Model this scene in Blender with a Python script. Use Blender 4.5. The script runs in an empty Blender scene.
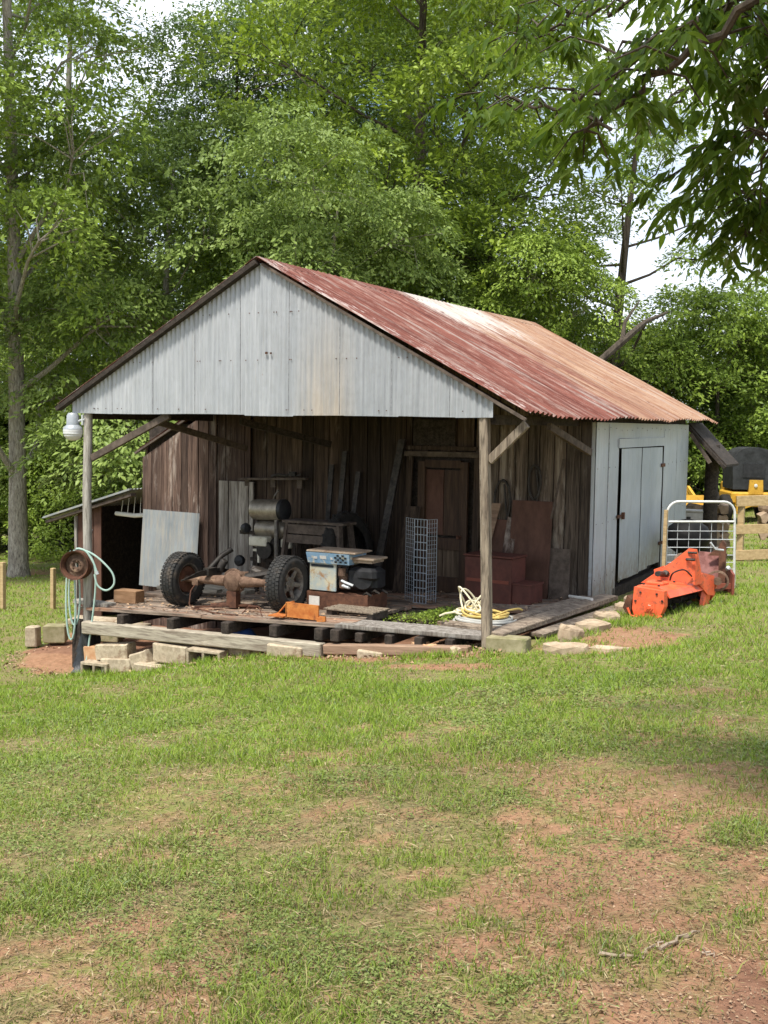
import bpy, math, random
import numpy as np
from mathutils import Vector, Matrix
R = math.radians
scene = bpy.context.scene
COL = scene.collection
random.seed(7)
RNG = np.random.default_rng(11)

# ------------------------------------------------------------------ camera model (metres; x along the shed front, y into the shed, z up)
F, PITCH, ROLL, YAW = 1101.56, .0792, .0145, .5048
CAM = np.array([4.5129, -10.3483, 2.2341])
FW = np.array([-math.sin(YAW) * math.cos(PITCH), math.cos(YAW) * math.cos(PITCH), -math.sin(PITCH)])
_r = np.array([math.cos(YAW), math.sin(YAW), 0.0])
_u = np.cross(_r, FW)
RT = math.cos(ROLL) * _r + math.sin(ROLL) * _u
UP = -math.sin(ROLL) * _r + math.cos(ROLL) * _u
RH = _r
FH = np.array([-math.sin(YAW), math.cos(YAW), 0.0])


def at(px, py, depth):
    return CAM + (FW + (px - 384) / F * RT - (py - 512) / F * UP) * depth


# ------------------------------------------------------------------ terrain
CTRL = np.array([
    (0, 0, -.07), (-5.3, -.2, -.92), (-2.7, -.25, -.43), (-1.1, -.25, -.27), (.8, -.2, -.02), (.3, 2.8, .03), (.6, 7.4, .12), (1.4, 8.2, .13),
    (1.4, 4.5, .09), (4.5, -10.35, .63), (-8, 2.3, -.95), (-7, .6, -.93), (2.2, -8.3, .47), (4.05, -7.2, .56), (-4, -4, -.42),
    (1.5, -3, .16), (4, 0, .3), (5, 6, .3), (-10, 3.3, -1.06), (-15.8, 8, -1.5), (-26.9, 17.7, -2.3), (0, 25, .1), (-10, 25, -1.3), (10, 22, .6),
    (-100, 100, -2), (100, 100, 3), (0, 220, 0), (100, -60, 2), (-100, -60, -4), (-2.7, 4, -.42), (-6.9, 6, -.95),
    (0, -60, 2), (-250, 380, 0), (250, 380, 4), (-200, 0, -4), (200, 0, 4), (0, 380, 0)], float)


def _tps(d):
    return np.where(d > 1e-9, d * d * np.log(np.maximum(d, 1e-9)), 0)


_n = len(CTRL)
_K = _tps(np.hypot(CTRL[:, None, 0] - CTRL[None, :, 0], CTRL[:, None, 1] - CTRL[None, :, 1])) + np.eye(_n) * 1e-3
_P = np.c_[np.ones(_n), CTRL[:, :2]]
_A = np.block([[_K, _P], [_P.T, np.zeros((3, 3))]])
_W = np.linalg.solve(_A, np.r_[CTRL[:, 2], 0, 0, 0])


def hash2(ix, iy, seed):
    h = (ix.astype(np.int64) * 374761393 + iy.astype(np.int64) * 668265263 + seed * 974634777) & 0xFFFFFFFF
    h = ((h ^ (h >> 13)) * 1274126177) & 0xFFFFFFFF
    return ((h ^ (h >> 16)) & 0xFFFF) / 65535.0


def vnoise(x, y, seed=0):
    ix, iy = np.floor(x), np.floor(y)
    fx, fy = x - ix, y - iy
    fx, fy = fx * fx * (3 - 2 * fx), fy * fy * (3 - 2 * fy)
    a, b = hash2(ix, iy, seed), hash2(ix + 1, iy, seed)
    c, d = hash2(ix, iy + 1, seed), hash2(ix + 1, iy + 1, seed)
    return (a * (1 - fx) + b * fx) * (1 - fy) + (c * (1 - fx) + d * fx) * fy


def fbm(x, y, seed=0, oct=4):
    s, a, t = 0, 1.0, 0
    for k in range(oct):
        s = s + a * vnoise(x * 2 ** k + 17 * k, y * 2 ** k - 9 * k, seed + k)
        t += a
        a *= .55
    return s / t


def gz0(x, y):
    x, y = np.atleast_1d(np.asarray(x, float)), np.atleast_1d(np.asarray(y, float))
    out = np.empty(x.shape)
    for s in range(0, x.size, 20000):
        xs, ys = x.ravel()[s:s + 20000], y.ravel()[s:s + 20000]
        k = _tps(np.hypot(xs[:, None] - CTRL[None, :, 0], ys[:, None] - CTRL[None, :, 1]))
        out.ravel()[s:s + 20000] = k @ _W[:_n] + _W[_n] + _W[_n + 1] * xs + _W[_n + 2] * ys
    return out


def gz(x, y):
    x, y = np.atleast_1d(np.asarray(x, float)), np.atleast_1d(np.asarray(y, float))
    return gz0(x, y) + (fbm(x * 1.1, y * 1.1, 3, 4) - .5) * .10 + (fbm(x * 7, y * 7, 9, 3) - .5) * .022


def gh(x, y):
    return float(gz(x, y)[0])


def sstep(a, b, x):
    t = np.clip((x - a) / (b - a), 0, 1)
    return t * t * (3 - 2 * t)


def dirt_mask(x, y):
    """0 = turf, 1 = bare red clay"""
    n = fbm(x * 1.3, y * 1.3, 21, 5)
    n2 = fbm(x * 5.0, y * 5.0, 41, 4)
    v = np.zeros_like(n)
    # worn ground near the camera, towards its right
    rx = (x - CAM[0]) * RH[0] + (y - CAM[1]) * RH[1]
    fz = (x - CAM[0]) * FH[0] + (y - CAM[1]) * FH[1]
    worn = sstep(8.0, 2.8, fz) * sstep(-1.6, 1.7, rx + (5.0 - fz) * .12)
    n3 = fbm(x * 11.0, y * 11.0, 57, 3)
    mixn = .42 * n + .36 * n2 + .22 * n3
    v = np.maximum(v, sstep(.57 - .21 * worn, .65 - .16 * worn, mixn) * np.clip(.6 + .5 * worn, 0, 1) * sstep(11, 7, fz))
    v = np.maximum(v, sstep(.465, .565, mixn) * sstep(7.5, 3.6, fz) * .88)
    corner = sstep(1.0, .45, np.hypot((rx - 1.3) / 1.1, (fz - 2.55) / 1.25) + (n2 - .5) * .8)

    def blob(cx, cy, ax, ay, k=.8):
        d = np.hypot((x - cx) / ax, (y - cy) / ay) + (n2 - .5) * .7 + (n - .5) * .5
        return sstep(1.05, .7, d) * k
    for b in ((-6.0, .15, .85, .75), (-5.6, 1.2, .5, .8), (1.35, .75, .55, .62), (-.9, -.25, 1.5, .24), (-2.6, -.1, 1.2, .22), (-4.2, .15, 1.6, .25),
              (-.1, -.85, .8, .18, .8), (.9, .2, .5, .3, .8), (4.9, -1.8, .7, 1.0, .9), (4.6, -4.0, .8, .6, .9), (3.2, -4.9, 1.1, .5, .8),
              (2.9, -1.9, .6, .25, .6), (-2.7, 3, 2.9, 2.9), (-17.0, 8.7, 1.6, 1.2, .8), (-7.2, 1.6, .4, .5, .7)):
        v = np.maximum(v, blob(*b))
    v = v * np.where((fz < 8.5) & (v > 0), np.clip(.45 + 1.5 * (n3 - .25), .25, .85), 1)
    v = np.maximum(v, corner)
    v = np.where((x > -7) & (x < .2) & (y > .25) & (y < 8), 1.0, v)
    return np.clip(v, 0, 1)


# ------------------------------------------------------------------ mesh building
class MB:
    def __init__(s):
        s.v, s.f = [], []

    def add(s, vs, fs):
        o = len(s.v)
        s.v += [tuple(map(float, p)) for p in vs]
        s.f += [tuple(i + o for i in f) for f in fs]
        return s

    def hexa(s, p):   # p: 4 bottom (ccw), 4 top
        return s.add(p, [(3, 2, 1, 0), (4, 5, 6, 7), (0, 1, 5, 4), (1, 2, 6, 5), (2, 3, 7, 6), (3, 0, 4, 7)])

    def box(s, c, d, rot=None, bevel=0.0, jit=0.0):
        x, y, z = [k / 2 for k in d]
        if bevel > 0:
            b = min(bevel, x * .8, y * .8, z * .8)
            pts = []
            for sz, iz in ((-z, 0), (-z + b, 1), (z - b, 1), (z, 0)):
                e = 0 if iz else b
                pts.append([(-x + e + (b if True else 0) * (1), -y + e, sz), (x - e - b, -y + e, sz), (x - e, -y + e + b, sz), (x - e, y - e - b, sz),
                            (x - e - b, y - e, sz), (-x + e + b, y - e, sz), (-x + e, y - e - b, sz), (-x + e, -y + e + b, sz)])
            vs = [p for ring in pts for p in ring]
            fs = [tuple(range(7, -1, -1)), tuple(range(24, 32))]
            for k in range(3):
                for i in range(8):
                    j = (i + 1) % 8
                    fs.append((k * 8 + i, k * 8 + j, k * 8 + 8 + j, k * 8 + 8 + i))
        else:
            vs = [(-x, -y, -z), (x, -y, -z), (x, y, -z), (-x, y, -z), (-x, -y, z), (x, -y, z), (x, y, z), (-x, y, z)]
            fs = [(3, 2, 1, 0), (4, 5, 6, 7), (0, 1, 5, 4), (1, 2, 6, 5), (2, 3, 7, 6), (3, 0, 4, 7)]
        M = rot if rot is not None else Matrix.Identity(3)
        out = []
        for p in vs:
            q = Vector(p)
            if jit:
                q += Vector((random.uniform(-jit, jit), random.uniform(-jit, jit), random.uniform(-jit, jit)))
            q = M @ q
            out.append((q.x + c[0], q.y + c[1], q.z + c[2]))
        return s.add(out, fs)

    def bar(s, a, b, w, h, up=(0, 0, 1), bevel=0.0, jit=0.0):
        a, b = Vector(a), Vector(b)
        x = (b - a)
        L = x.length
        x.normalize()
        u = Vector(up)
        y = u.cross(x)
        if y.length < 1e-4:
            y = Vector((0, 1, 0)).cross(x)
        y.normalize()
        z = x.cross(y)
        M = Matrix((x, y, z)).transposed()
        return s.box((a + b) / 2, (L, w, h), M, bevel, jit)

    def tube(s, pts, rad, n=8, closed=False, cap=True):
        P = [Vector(p) for p in pts]
        m = len(P)
        rr = [rad] * m if np.isscalar(rad) else list(rad)
        vs, fs = [], []
        ref = None
        for i in range(m):
            if closed:
                t = P[(i + 1) % m] - P[i - 1]
            else:
                t = P[min(i + 1, m - 1)] - P[max(i - 1, 0)]
            if t.length < 1e-9:
                t = Vector((0, 0, 1))
            t.normalize()
            if ref is None:
                ref = Vector((0, 0, 1)) if abs(t.z) < .9 else Vector((1, 0, 0))
            a = ref - t * ref.dot(t)
            if a.length < 1e-4:
                a = t.orthogonal()
            a.normalize()
            ref = a
            b = t.cross(a)
            for k in range(n):
                th = 2 * math.pi * k / n
                vs.append(P[i] + (a * math.cos(th) + b * math.sin(th)) * rr[i])
        for i in range(m if closed else m - 1):
            j = (i + 1) % m
            for k in range(n):
                l = (k + 1) % n
                fs.append((i * n + k, i * n + l, j * n + l, j * n + k))
        if cap and not closed:
            fs.append(tuple(range(n - 1, -1, -1)))
            fs.append(tuple((m - 1) * n + k for k in range(n)))
        return s.add(vs, fs)

    def lathe(s, prof, c=(0, 0, 0), axis=(0, 0, 1), n=24, cap=False):
        """prof: (radius, distance along the axis)"""
        ax = Vector(axis).normalized()
        a = ax.orthogonal().normalized()
        b = ax.cross(a)
        c = Vector(c)
        vs, fs = [], []
        for r, h in prof:
            for k in range(n):
                th = 2 * math.pi * k / n
                vs.append(c + ax * h + (a * math.cos(th) + b * math.sin(th)) * r)
        for i in range(len(prof) - 1):
            for k in range(n):
                l = (k + 1) % n
                fs.append((i * n + k, i * n + l, (i + 1) * n + l, (i + 1) * n + k))
        if cap:
            fs.append(tuple(range(n - 1, -1, -1)))
            fs.append(tuple((len(prof) - 1) * n + k for k in range(n)))
        return s.add(vs, fs)

    def prism(s, outline, d):
        """outline: 3-D points of a flat polygon; d: extrusion vector"""
        n = len(outline)
        d = Vector(d)
        a = [Vector(p) for p in outline]
        vs = a + [p + d for p in a]
        fs = [tuple(range(n - 1, -1, -1)), tuple(range(n, 2 * n))]
        for i in range(n):
            j = (i + 1) % n
            fs.append((i, j, n + j, n + i))
        return s.add(vs, fs)

    def mesh(s, name, mat=None, smooth=False, off=(0, 0, 0)):
        me = bpy.data.meshes.new(name)
        o = Vector(off)
        me.from_pydata([(p[0] - o.x, p[1] - o.y, p[2] - o.z) for p in s.v], [], s.f)
        if mat:
            me.materials.append(mat)
        me.validate()
        import bmesh
        b = bmesh.new()
        b.from_mesh(me)
        bmesh.ops.recalc_face_normals(b, faces=b.faces)
        b.to_mesh(me)
        b.free()
        if smooth:
            me.polygons.foreach_set('use_smooth', [True] * len(me.polygons))
            try:
                me.set_sharp_from_angle(angle=R(40))
            except Exception:
                pass
        me.update()
        return me


def link(name, me, parent=None):
    o = bpy.data.objects.new(name, me)
    COL.objects.link(o)
    if parent is not None:
        o.parent = parent
    return o


def tag(o, label=None, cat=None, group=None, kind=None):
    if label:
        o['label'] = label
    if cat:
        o['category'] = cat
    if group:
        o['group'] = group
    if kind:
        o['kind'] = kind
    return o


class Thing:
    """An Empty at the thing's base; parts are given in local coordinates (or world ones with world=True)"""
    def __init__(s, name, label, cat, loc=(0, 0, 0), rz=0.0, group=None):
        s.o = bpy.data.objects.new(name, None)
        COL.objects.link(s.o)
        s.o.location = loc
        s.o.rotation_euler = (0, 0, rz)
        s.o.empty_display_size = .1
        tag(s.o, label, cat, group)
        s.loc = Vector(loc)

    def part(s, name, mb, mat, smooth=False, parent=None, label=None, kind=None, world=False):
        o = link(name, mb.mesh(name, mat, smooth, s.loc if world else (0, 0, 0)), parent or s.o)
        if label:
            o['label'] = label
        if kind:
            o['kind'] = kind
        return o


def single(name, mb, mat, label, cat, loc=(0, 0, 0), smooth=False, group=None, kind=None, world=False):
    o = link(name, mb.mesh(name, mat, smooth, loc if world else (0, 0, 0)))
    o.location = loc
    return tag(o, label, cat, group, kind)


def copy_tree(o, parent=None):
    c = o.copy()
    COL.objects.link(c)
    c.parent = parent
    for ch in o.children:
        copy_tree(ch, c)
    return c


def np_mesh(name, verts, tris, mat, attrs=None, smooth=False, quads=False):
    k = 4 if quads else 3
    me = bpy.data.meshes.new(name)
    nv, nf = len(verts), len(tris)
    me.vertices.add(nv)
    me.vertices.foreach_set('co', np.ascontiguousarray(verts, np.float32).ravel())
    me.loops.add(nf * k)
    me.polygons.add(nf)
    me.loops.foreach_set('vertex_index', np.ascontiguousarray(tris, np.int32).ravel())
    me.polygons.foreach_set('loop_start', np.arange(0, nf * k, k, dtype=np.int32))
    me.polygons.foreach_set('loop_total', np.full(nf, k, np.int32))
    if smooth:
        me.polygons.foreach_set('use_smooth', np.ones(nf, bool))
    for an, av in (attrs or {}).items():
        a = me.attributes.new(an, 'FLOAT', 'POINT')
        a.data.foreach_set('value', np.ascontiguousarray(av, np.float32))
    me.materials.append(mat)
    me.update(calc_edges=True)
    return me


def smooth_path(pts, n=5):
    P = [Vector(p) for p in pts]
    out = []
    for i in range(len(P) - 1):
        a, b, c, d = P[max(i - 1, 0)], P[i], P[i + 1], P[min(i + 2, len(P) - 1)]
        for k in range(n):
            t = k / n
            out.append(.5 * ((2 * b) + (c - a) * t + (2 * a - 5 * b + 4 * c - d) * t * t + (3 * b - a - 3 * c + d) * t ** 3))
    return out + [P[-1]]


# ------------------------------------------------------------------ materials
class NT:
    def __init__(s, name):
        s.m = bpy.data.materials.new(name)
        s.m.use_nodes = True
        s.t = s.m.node_tree
        s.t.nodes.clear()
        s.out = s.t.nodes.new('ShaderNodeOutputMaterial')

    def n(s, kind, **kw):
        nd = s.t.nodes.new('ShaderNode' + kind)
        for k, v in kw.items():
            if k == 'ins':
                for a, b in v.items():
                    s.set(nd, a, b)
            else:
                setattr(nd, k, v)
        return nd

    def set(s, nd, sock, val):
        i = nd.inputs[sock]
        if isinstance(val, bpy.types.NodeSocket):
            s.t.links.new(val, i)
        elif isinstance(val, bpy.types.Node):
            s.t.links.new(val.outputs[0], i)
        else:
            if isinstance(val, (tuple, list)) and len(val) == 3 and i.type == 'RGBA':
                val = (*val, 1)
            i.default_value = val

    def math(s, op, a, b=None, clamp=False):
        nd = s.n('Math', operation=op, use_clamp=clamp)
        s.set(nd, 0, a)
        if b is not None:
            s.set(nd, 1, b)
        return nd.outputs[0]

    def mix(s, fac, a, b, mode='MIX'):
        nd = s.n('MixRGB', blend_type=mode)
        s.set(nd, 0, fac)
        s.set(nd, 1, a)
        s.set(nd, 2, b)
        return nd.outputs[0]

    def coord(s, scale=(1, 1, 1), kind='Object', rot=(0, 0, 0), loc=(0, 0, 0)):
        tc = s.n('TexCoord')
        mp = s.n('Mapping', ins={'Vector': tc.outputs[kind], 'Scale': scale, 'Rotation': rot, 'Location': loc})
        return mp.outputs[0]

    def noise(s, vec, scale=5, detail=5, rough=.6, dist=0.0):
        return s.n('TexNoise', ins={'Vector': vec, 'Scale': scale, 'Detail': detail, 'Roughness': rough, 'Distortion': dist}).outputs[0]

    def ramp(s, fac, stops):
        nd = s.n('ValToRGB')
        cr = nd.color_ramp
        while len(cr.elements) > 1:
            cr.elements.remove(cr.elements[-1])
        for i, (p, c) in enumerate(stops):
            if np.isscalar(c):
                c = (c, c, c)
            e = cr.elements[0] if i == 0 else cr.elements.new(p)
            e.position = p
            e.color = (*c, 1)
        s.set(nd, 0, fac)
        return nd.outputs[0]

    def finish(s, color, rough=.8, metal=0.0, bump=None, bump_d=.01, bump_s=.6, spec=.3):
        p = s.n('BsdfPrincipled')
        s.set(p, 'Base Color', color)
        s.set(p, 'Roughness', rough)
        s.set(p, 'Metallic', metal)
        s.set(p, 'Specular IOR Level', spec)
        if bump is not None:
            b = s.n('Bump', ins={'Strength': bump_s, 'Distance': bump_d, 'Height': bump})
            s.set(p, 'Normal', b.outputs[0])
        s.t.links.new(p.outputs[0], s.out.inputs[0])
        return s.m


def surf(name, c1, c2, scale=6, stretch=(1, 1, 1), rough=.8, metal=0.0, bump=.005, island=.25, spots=None, spot_scale=3, spot_lo=.55, spot_hi=.68, fine=None, spec=.3, rot=(0, 0, 0), rough2=None):
    t = NT(name)
    v = t.coord(stretch, rot=rot)
    isl = t.n('NewGeometry').outputs['Random Per Island']
    if island:
        off = t.n('VectorMath', operation='ADD')
        t.set(off, 0, v)
        cmb = t.n('CombineXYZ', ins={0: t.math('MULTIPLY', isl, 37.0), 1: t.math('MULTIPLY', isl, 11.0), 2: t.math('MULTIPLY', isl, 23.0)})
        t.set(off, 1, cmb.outputs[0])
        v = off.outputs[0]
    nz = t.noise(v, scale, 6, .7)
    col = t.mix(t.ramp(nz, [(.36, 0), (.64, 1)]), c1, c2)
    if fine:
        n3 = t.noise(v, scale * 2.6, 4, .65)
        col = t.mix(t.ramp(n3, [(.47, 0), (.66, fine[1])]), col, fine[0])
    if spots:
        v2 = t.coord(tuple(1.0 if q == 1 else (2.6 if q > 1 else .45) for q in stretch))
        n2 = t.noise(v2, spot_scale, 6, .7, .5)
        col = t.mix(t.ramp(n2, [(spot_lo, 0), (spot_hi, 1)]), col, spots)
    if island:
        k = t.n('MapRange', ins={0: isl, 3: 1 - island, 4: 1 + island}).outputs[0]
        cc = t.n('CombineXYZ', ins={0: k, 1: k, 2: k})
        col = t.mix(1.0, col, cc.outputs[0], 'MULTIPLY')
    rg = rough if rough2 is None else t.n('MapRange', ins={0: nz, 3: rough, 4: rough2}).outputs[0]
    return t.finish(col, rg, metal, nz if bump else None, bump, .7, spec)


M = {}
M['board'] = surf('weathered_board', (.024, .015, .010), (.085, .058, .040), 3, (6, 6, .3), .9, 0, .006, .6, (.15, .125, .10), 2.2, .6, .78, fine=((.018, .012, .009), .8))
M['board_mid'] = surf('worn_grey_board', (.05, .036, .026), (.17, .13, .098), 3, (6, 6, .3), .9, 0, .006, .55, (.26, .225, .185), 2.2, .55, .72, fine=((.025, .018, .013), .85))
M['board_lit'] = surf('pale_daylit_board', (.045, .026, .02), (.135, .088, .066), 3, (6, 6, .3), .9, 0, .006, .55, (.32, .27, .23), 2.0, .55, .72, fine=((.025, .015, .011), .85))  # paler copy of the boards, daylight from the open left end put into its colour
M['board_grey'] = surf('grey_board', (.15, .13, .11), (.34, .315, .28), 3, (5, 5, .4), .9, 0, .005, .25, (.10, .065, .045), 2.5, .58, .72, fine=((.07, .055, .045), .7))
M['floor'] = surf('floor_plank', (.13, .095, .07), (.33, .26, .20), 4, (.5, 6, 6), .9, 0, .006, .35, (.28, .13, .07), 1.6, .5, .7, fine=((.06, .045, .035), .8))
M['timber'] = surf('sawn_timber', (.26, .225, .17), (.45, .40, .31), 4, (.5, 6, 6), .9, 0, .005, .15, (.16, .12, .085), 2.0, .58, .75, fine=((.12, .09, .07), .7))
M['timber_red'] = surf('red_stained_timber', (.19, .12, .08), (.32, .215, .145), 4, (.5, 6, 6), .9, 0, .005, .15, (.15, .10, .07), 2.0, .58, .75)
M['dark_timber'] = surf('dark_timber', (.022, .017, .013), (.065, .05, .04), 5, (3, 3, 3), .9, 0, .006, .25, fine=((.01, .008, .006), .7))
M['brace'] = surf('brace_timber', (.06, .045, .035), (.13, .10, .078), 5, (2, 2, 2), .9, 0, .005, .2)
M['post'] = surf('weathered_post', (.14, .105, .075), (.30, .245, .18), 5, (5, 5, .35), .9, 0, .008, .1, (.36, .33, .27), 4, .6, .72, fine=((.05, .038, .028), .9))
M['post_grey'] = surf('grey_pole', (.22, .2, .17), (.42, .39, .34), 5, (5, 5, .35), .85, 0, .006, .1, fine=((.1, .085, .07), .8))
M['plywood'] = surf('old_plywood', (.07, .034, .023), (.12, .06, .042), 3, (2, 2, .8), .85, 0, .002, .2)
M['door_panel'] = surf('brown_door', (.035, .02, .012), (.08, .045, .026), 4, (5, 5, .4), .7, 0, .003, .3, fine=((.04, .02, .012), .7))
M['red_paint'] = surf('faded_red_paint', (.07, .024, .017), (.115, .038, .027), 5, (1, 1, 1), .65, 0, .002, .12, (.10, .03, .02), 5, .58, .72)
M['fence_wood'] = surf('treated_fence_wood', (.34, .235, .115), (.5, .37, .2), 5, (.6, 6, 6), .85, 0, .003, .2)
M['rubber'] = surf('tyre_rubber', (.02, .02, .02), (.04, .038, .035), 14, rough=.85, bump=.002, island=0, spots=(.12, .09, .065), spot_scale=6, spot_lo=.55, spot_hi=.75)
M['old_rubber'] = surf('old_tyre_rubber', (.012, .011, .01), (.03, .026, .022), 12, rough=.9, bump=.003, island=0)
M['rim'] = surf('dull_alloy', (.10, .09, .08), (.24, .22, .19), 16, rough=.55, metal=.5, bump=.001, island=0, spots=(.11, .055, .03), spot_scale=14)
M['rust'] = surf('brown_rust', (.075, .042, .027), (.20, .125, .085), 9, rough=.9, bump=.004, island=.2, spots=(.36, .25, .16), spot_scale=7, spot_lo=.58, spot_hi=.72)
M['rust_dark'] = surf('dark_rust', (.05, .022, .014), (.14, .062, .035), 9, rough=.85, bump=.003, island=.15)
M['rust_orange'] = surf('orange_rust', (.36, .10, .022), (.52, .2, .05), 8, rough=.9, bump=.003, island=.1, spots=(.17, .05, .02), spot_scale=9, spot_lo=.56, spot_hi=.68)
M['grease'] = surf('greasy_iron', (.015, .014, .013), (.06, .05, .042), 12, rough=.55, metal=.3, bump=.003, island=.3)
M['black'] = surf('black_plastic', (.012, .012, .013), (.03, .03, .032), 8, rough=.5, bump=.001, island=.1)
M['tarp'] = surf('black_sheeting', (.012, .013, .014), (.035, .038, .042), 8, rough=.38, bump=.01, island=0)
M['orange'] = surf('orange_paint', (.70, .095, .03), (.84, .15, .055), 4, rough=.42, bump=.001, island=.06, spots=(.30, .085, .045), spot_scale=11, spot_lo=.54, spot_hi=.66, fine=((.55, .12, .06), .5), spec=.5)
M['oxide'] = surf('faded_oxide_paint', (.17, .06, .05), (.27, .12, .105), 6, rough=.65, bump=.001, island=.12, spots=(.12, .04, .03), spot_scale=8)
M['oxide_red'] = surf('red_painted_steel', (.17, .045, .028), (.22, .065, .04), 6, rough=.65, bump=.001, island=.1)
M['white_paint'] = surf('white_painted_tube', (.52, .52, .49), (.68, .68, .65), 9, rough=.45, bump=.0005, island=0, spots=(.35, .2, .1), spot_scale=12, spot_lo=.67, spot_hi=.74)
M['wire'] = surf('galvanised_wire', (.42, .43, .43), (.58, .6, .6), 9, rough=.5, metal=.3, bump=0, island=.15)
M['rack_wire'] = surf('grey_rack_wire', (.26, .29, .32), (.40, .43, .46), 9, rough=.5, metal=.1, bump=0, island=.1)
M['cream'] = surf('cream_enamel', (.5, .47, .36), (.62, .58, .47), 10, rough=.5, bump=.001, island=.1, spots=(.2, .12, .06), spot_scale=9, spot_lo=.6, spot_hi=.7)
M['tank'] = surf('tarnished_tank', (.20, .175, .14), (.38, .335, .27), 7, rough=.35, metal=.65, bump=.001, island=.1, rough2=.55)
M['gen_blue'] = surf('scuffed_blue_panel', (.17, .31, .45), (.30, .43, .54), 7, rough=.5, bump=.001, island=0, spots=(.62, .56, .42), spot_scale=9, spot_lo=.52, spot_hi=.6)
M['gen_front'] = surf('rusty_blue_panel', (.27, .36, .40), (.50, .45, .31), 5, rough=.65, bump=.001, island=0, spots=(.30, .15, .05), spot_scale=8, spot_lo=.52, spot_hi=.64)
M['gen_top'] = surf('tan_scorched_lid', (.30, .21, .14), (.42, .33, .24), 6, rough=.75, bump=.001, island=.15, spots=(.15, .08, .05), spot_scale=9)
M['pale_plate'] = surf('pale_sticker', (.55, .52, .47), (.66, .63, .58), 20, rough=.6, bump=0, island=0)
M['lamp_body'] = surf('lamp_housing', (.30, .33, .35), (.40, .42, .44), 8, rough=.4, metal=.2, bump=0, island=0)
M['lamp_glass'] = surf('lamp_diffuser', (.52, .53, .52), (.62, .62, .6), 8, rough=.25, bump=0, island=0, spec=.5)
M['hose'] = surf('pale_green_hose', (.26, .39, .34), (.42, .53, .47), 4, rough=.5, bump=0, island=0)
M['hose_grey'] = surf('grey_hose', (.36, .36, .33), (.48, .47, .43), 6, rough=.6, bump=0, island=.15)
M['rope_yellow'] = surf('yellow_rope', (.46, .32, .08), (.58, .44, .16), 30, rough=.8, bump=.002, island=.1)
M['rope_cream'] = surf('cream_rope', (.6, .53, .35), (.72, .66, .48), 30, rough=.8, bump=.002, island=.1)
M['block'] = surf('concrete_block', (.34, .275, .19), (.50, .42, .30), 7, rough=.95, bump=.006, island=.15, spots=(.22, .15, .095), spot_scale=6, spot_lo=.5, spot_hi=.66, fine=((.24, .19, .13), .7))
M['block_orange'] = surf('clay_stained_block', (.42, .22, .11), (.52, .34, .2), 7, rough=.95, bump=.006, island=.1)
M['mossy'] = surf('mossy_block', (.20, .18, .09), (.33, .29, .18), 6, rough=.95, bump=.006, island=0, spots=(.10, .12, .04), spot_scale=4)
M['stone'] = surf('tan_sandstone', (.27, .20, .13), (.46, .36, .25), 6, rough=.95, bump=.012, island=.18, spots=(.28, .17, .1), spot_scale=4)
M['box_wood'] = surf('brown_wood_block', (.20, .11, .055), (.30, .18, .10), 5, (1, 5, 5), .85, 0, .003, .1)
M['yellow'] = surf('machine_yellow', (.48, .26, .03), (.60, .35, .045), 5, rough=.5, bump=.001, island=.05, spots=(.2, .1, .03), spot_scale=7, spot_lo=.62, spot_hi=.7)
M['soot_and_shade'] = surf('soot_and_shade_black', (.006, .006, .006), (.014, .013, .013), 8, rough=.6, bump=.002, island=0, spec=.12)  # black of the grill; also painted shade at the back of the lean-to
M['canopy'] = surf('black_canopy', (.014, .015, .015), (.04, .042, .044), 5, rough=.75, bump=.004, island=0)
M['log'] = surf('split_log', (.18, .12, .08), (.42, .31, .21), 7, rough=.95, bump=.006, island=.4)
M['bark'] = surf('grey_bark', (.25, .215, .175), (.50, .45, .38), 4, (5, 5, .8), .95, 0, .03, 0, (.36, .34, .28), 3, .58, .72, fine=((.05, .038, .03), .8))
M['bark_dark'] = surf('dark_bark', (.035, .027, .02), (.10, .08, .06), 4, (5, 5, .8), .95, 0, .02, 0)
M['twig'] = surf('fallen_twig', (.26, .19, .13), (.42, .34, .26), 9, rough=.9, bump=.002, island=.1)
M['pipe'] = surf('white_plastic_pipe', (.68, .66, .6), (.78, .76, .7), 8, rough=.45, bump=0, island=0)
M['blue_can'] = surf('blue_plastic', (.02, .05, .16), (.03, .08, .24), 8, rough=.4, bump=0, island=0)
M['checker'] = surf('dark_vent_slots', (.015, .02, .025), (.03, .035, .04), 8, rough=.6, bump=0, island=0)


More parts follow.
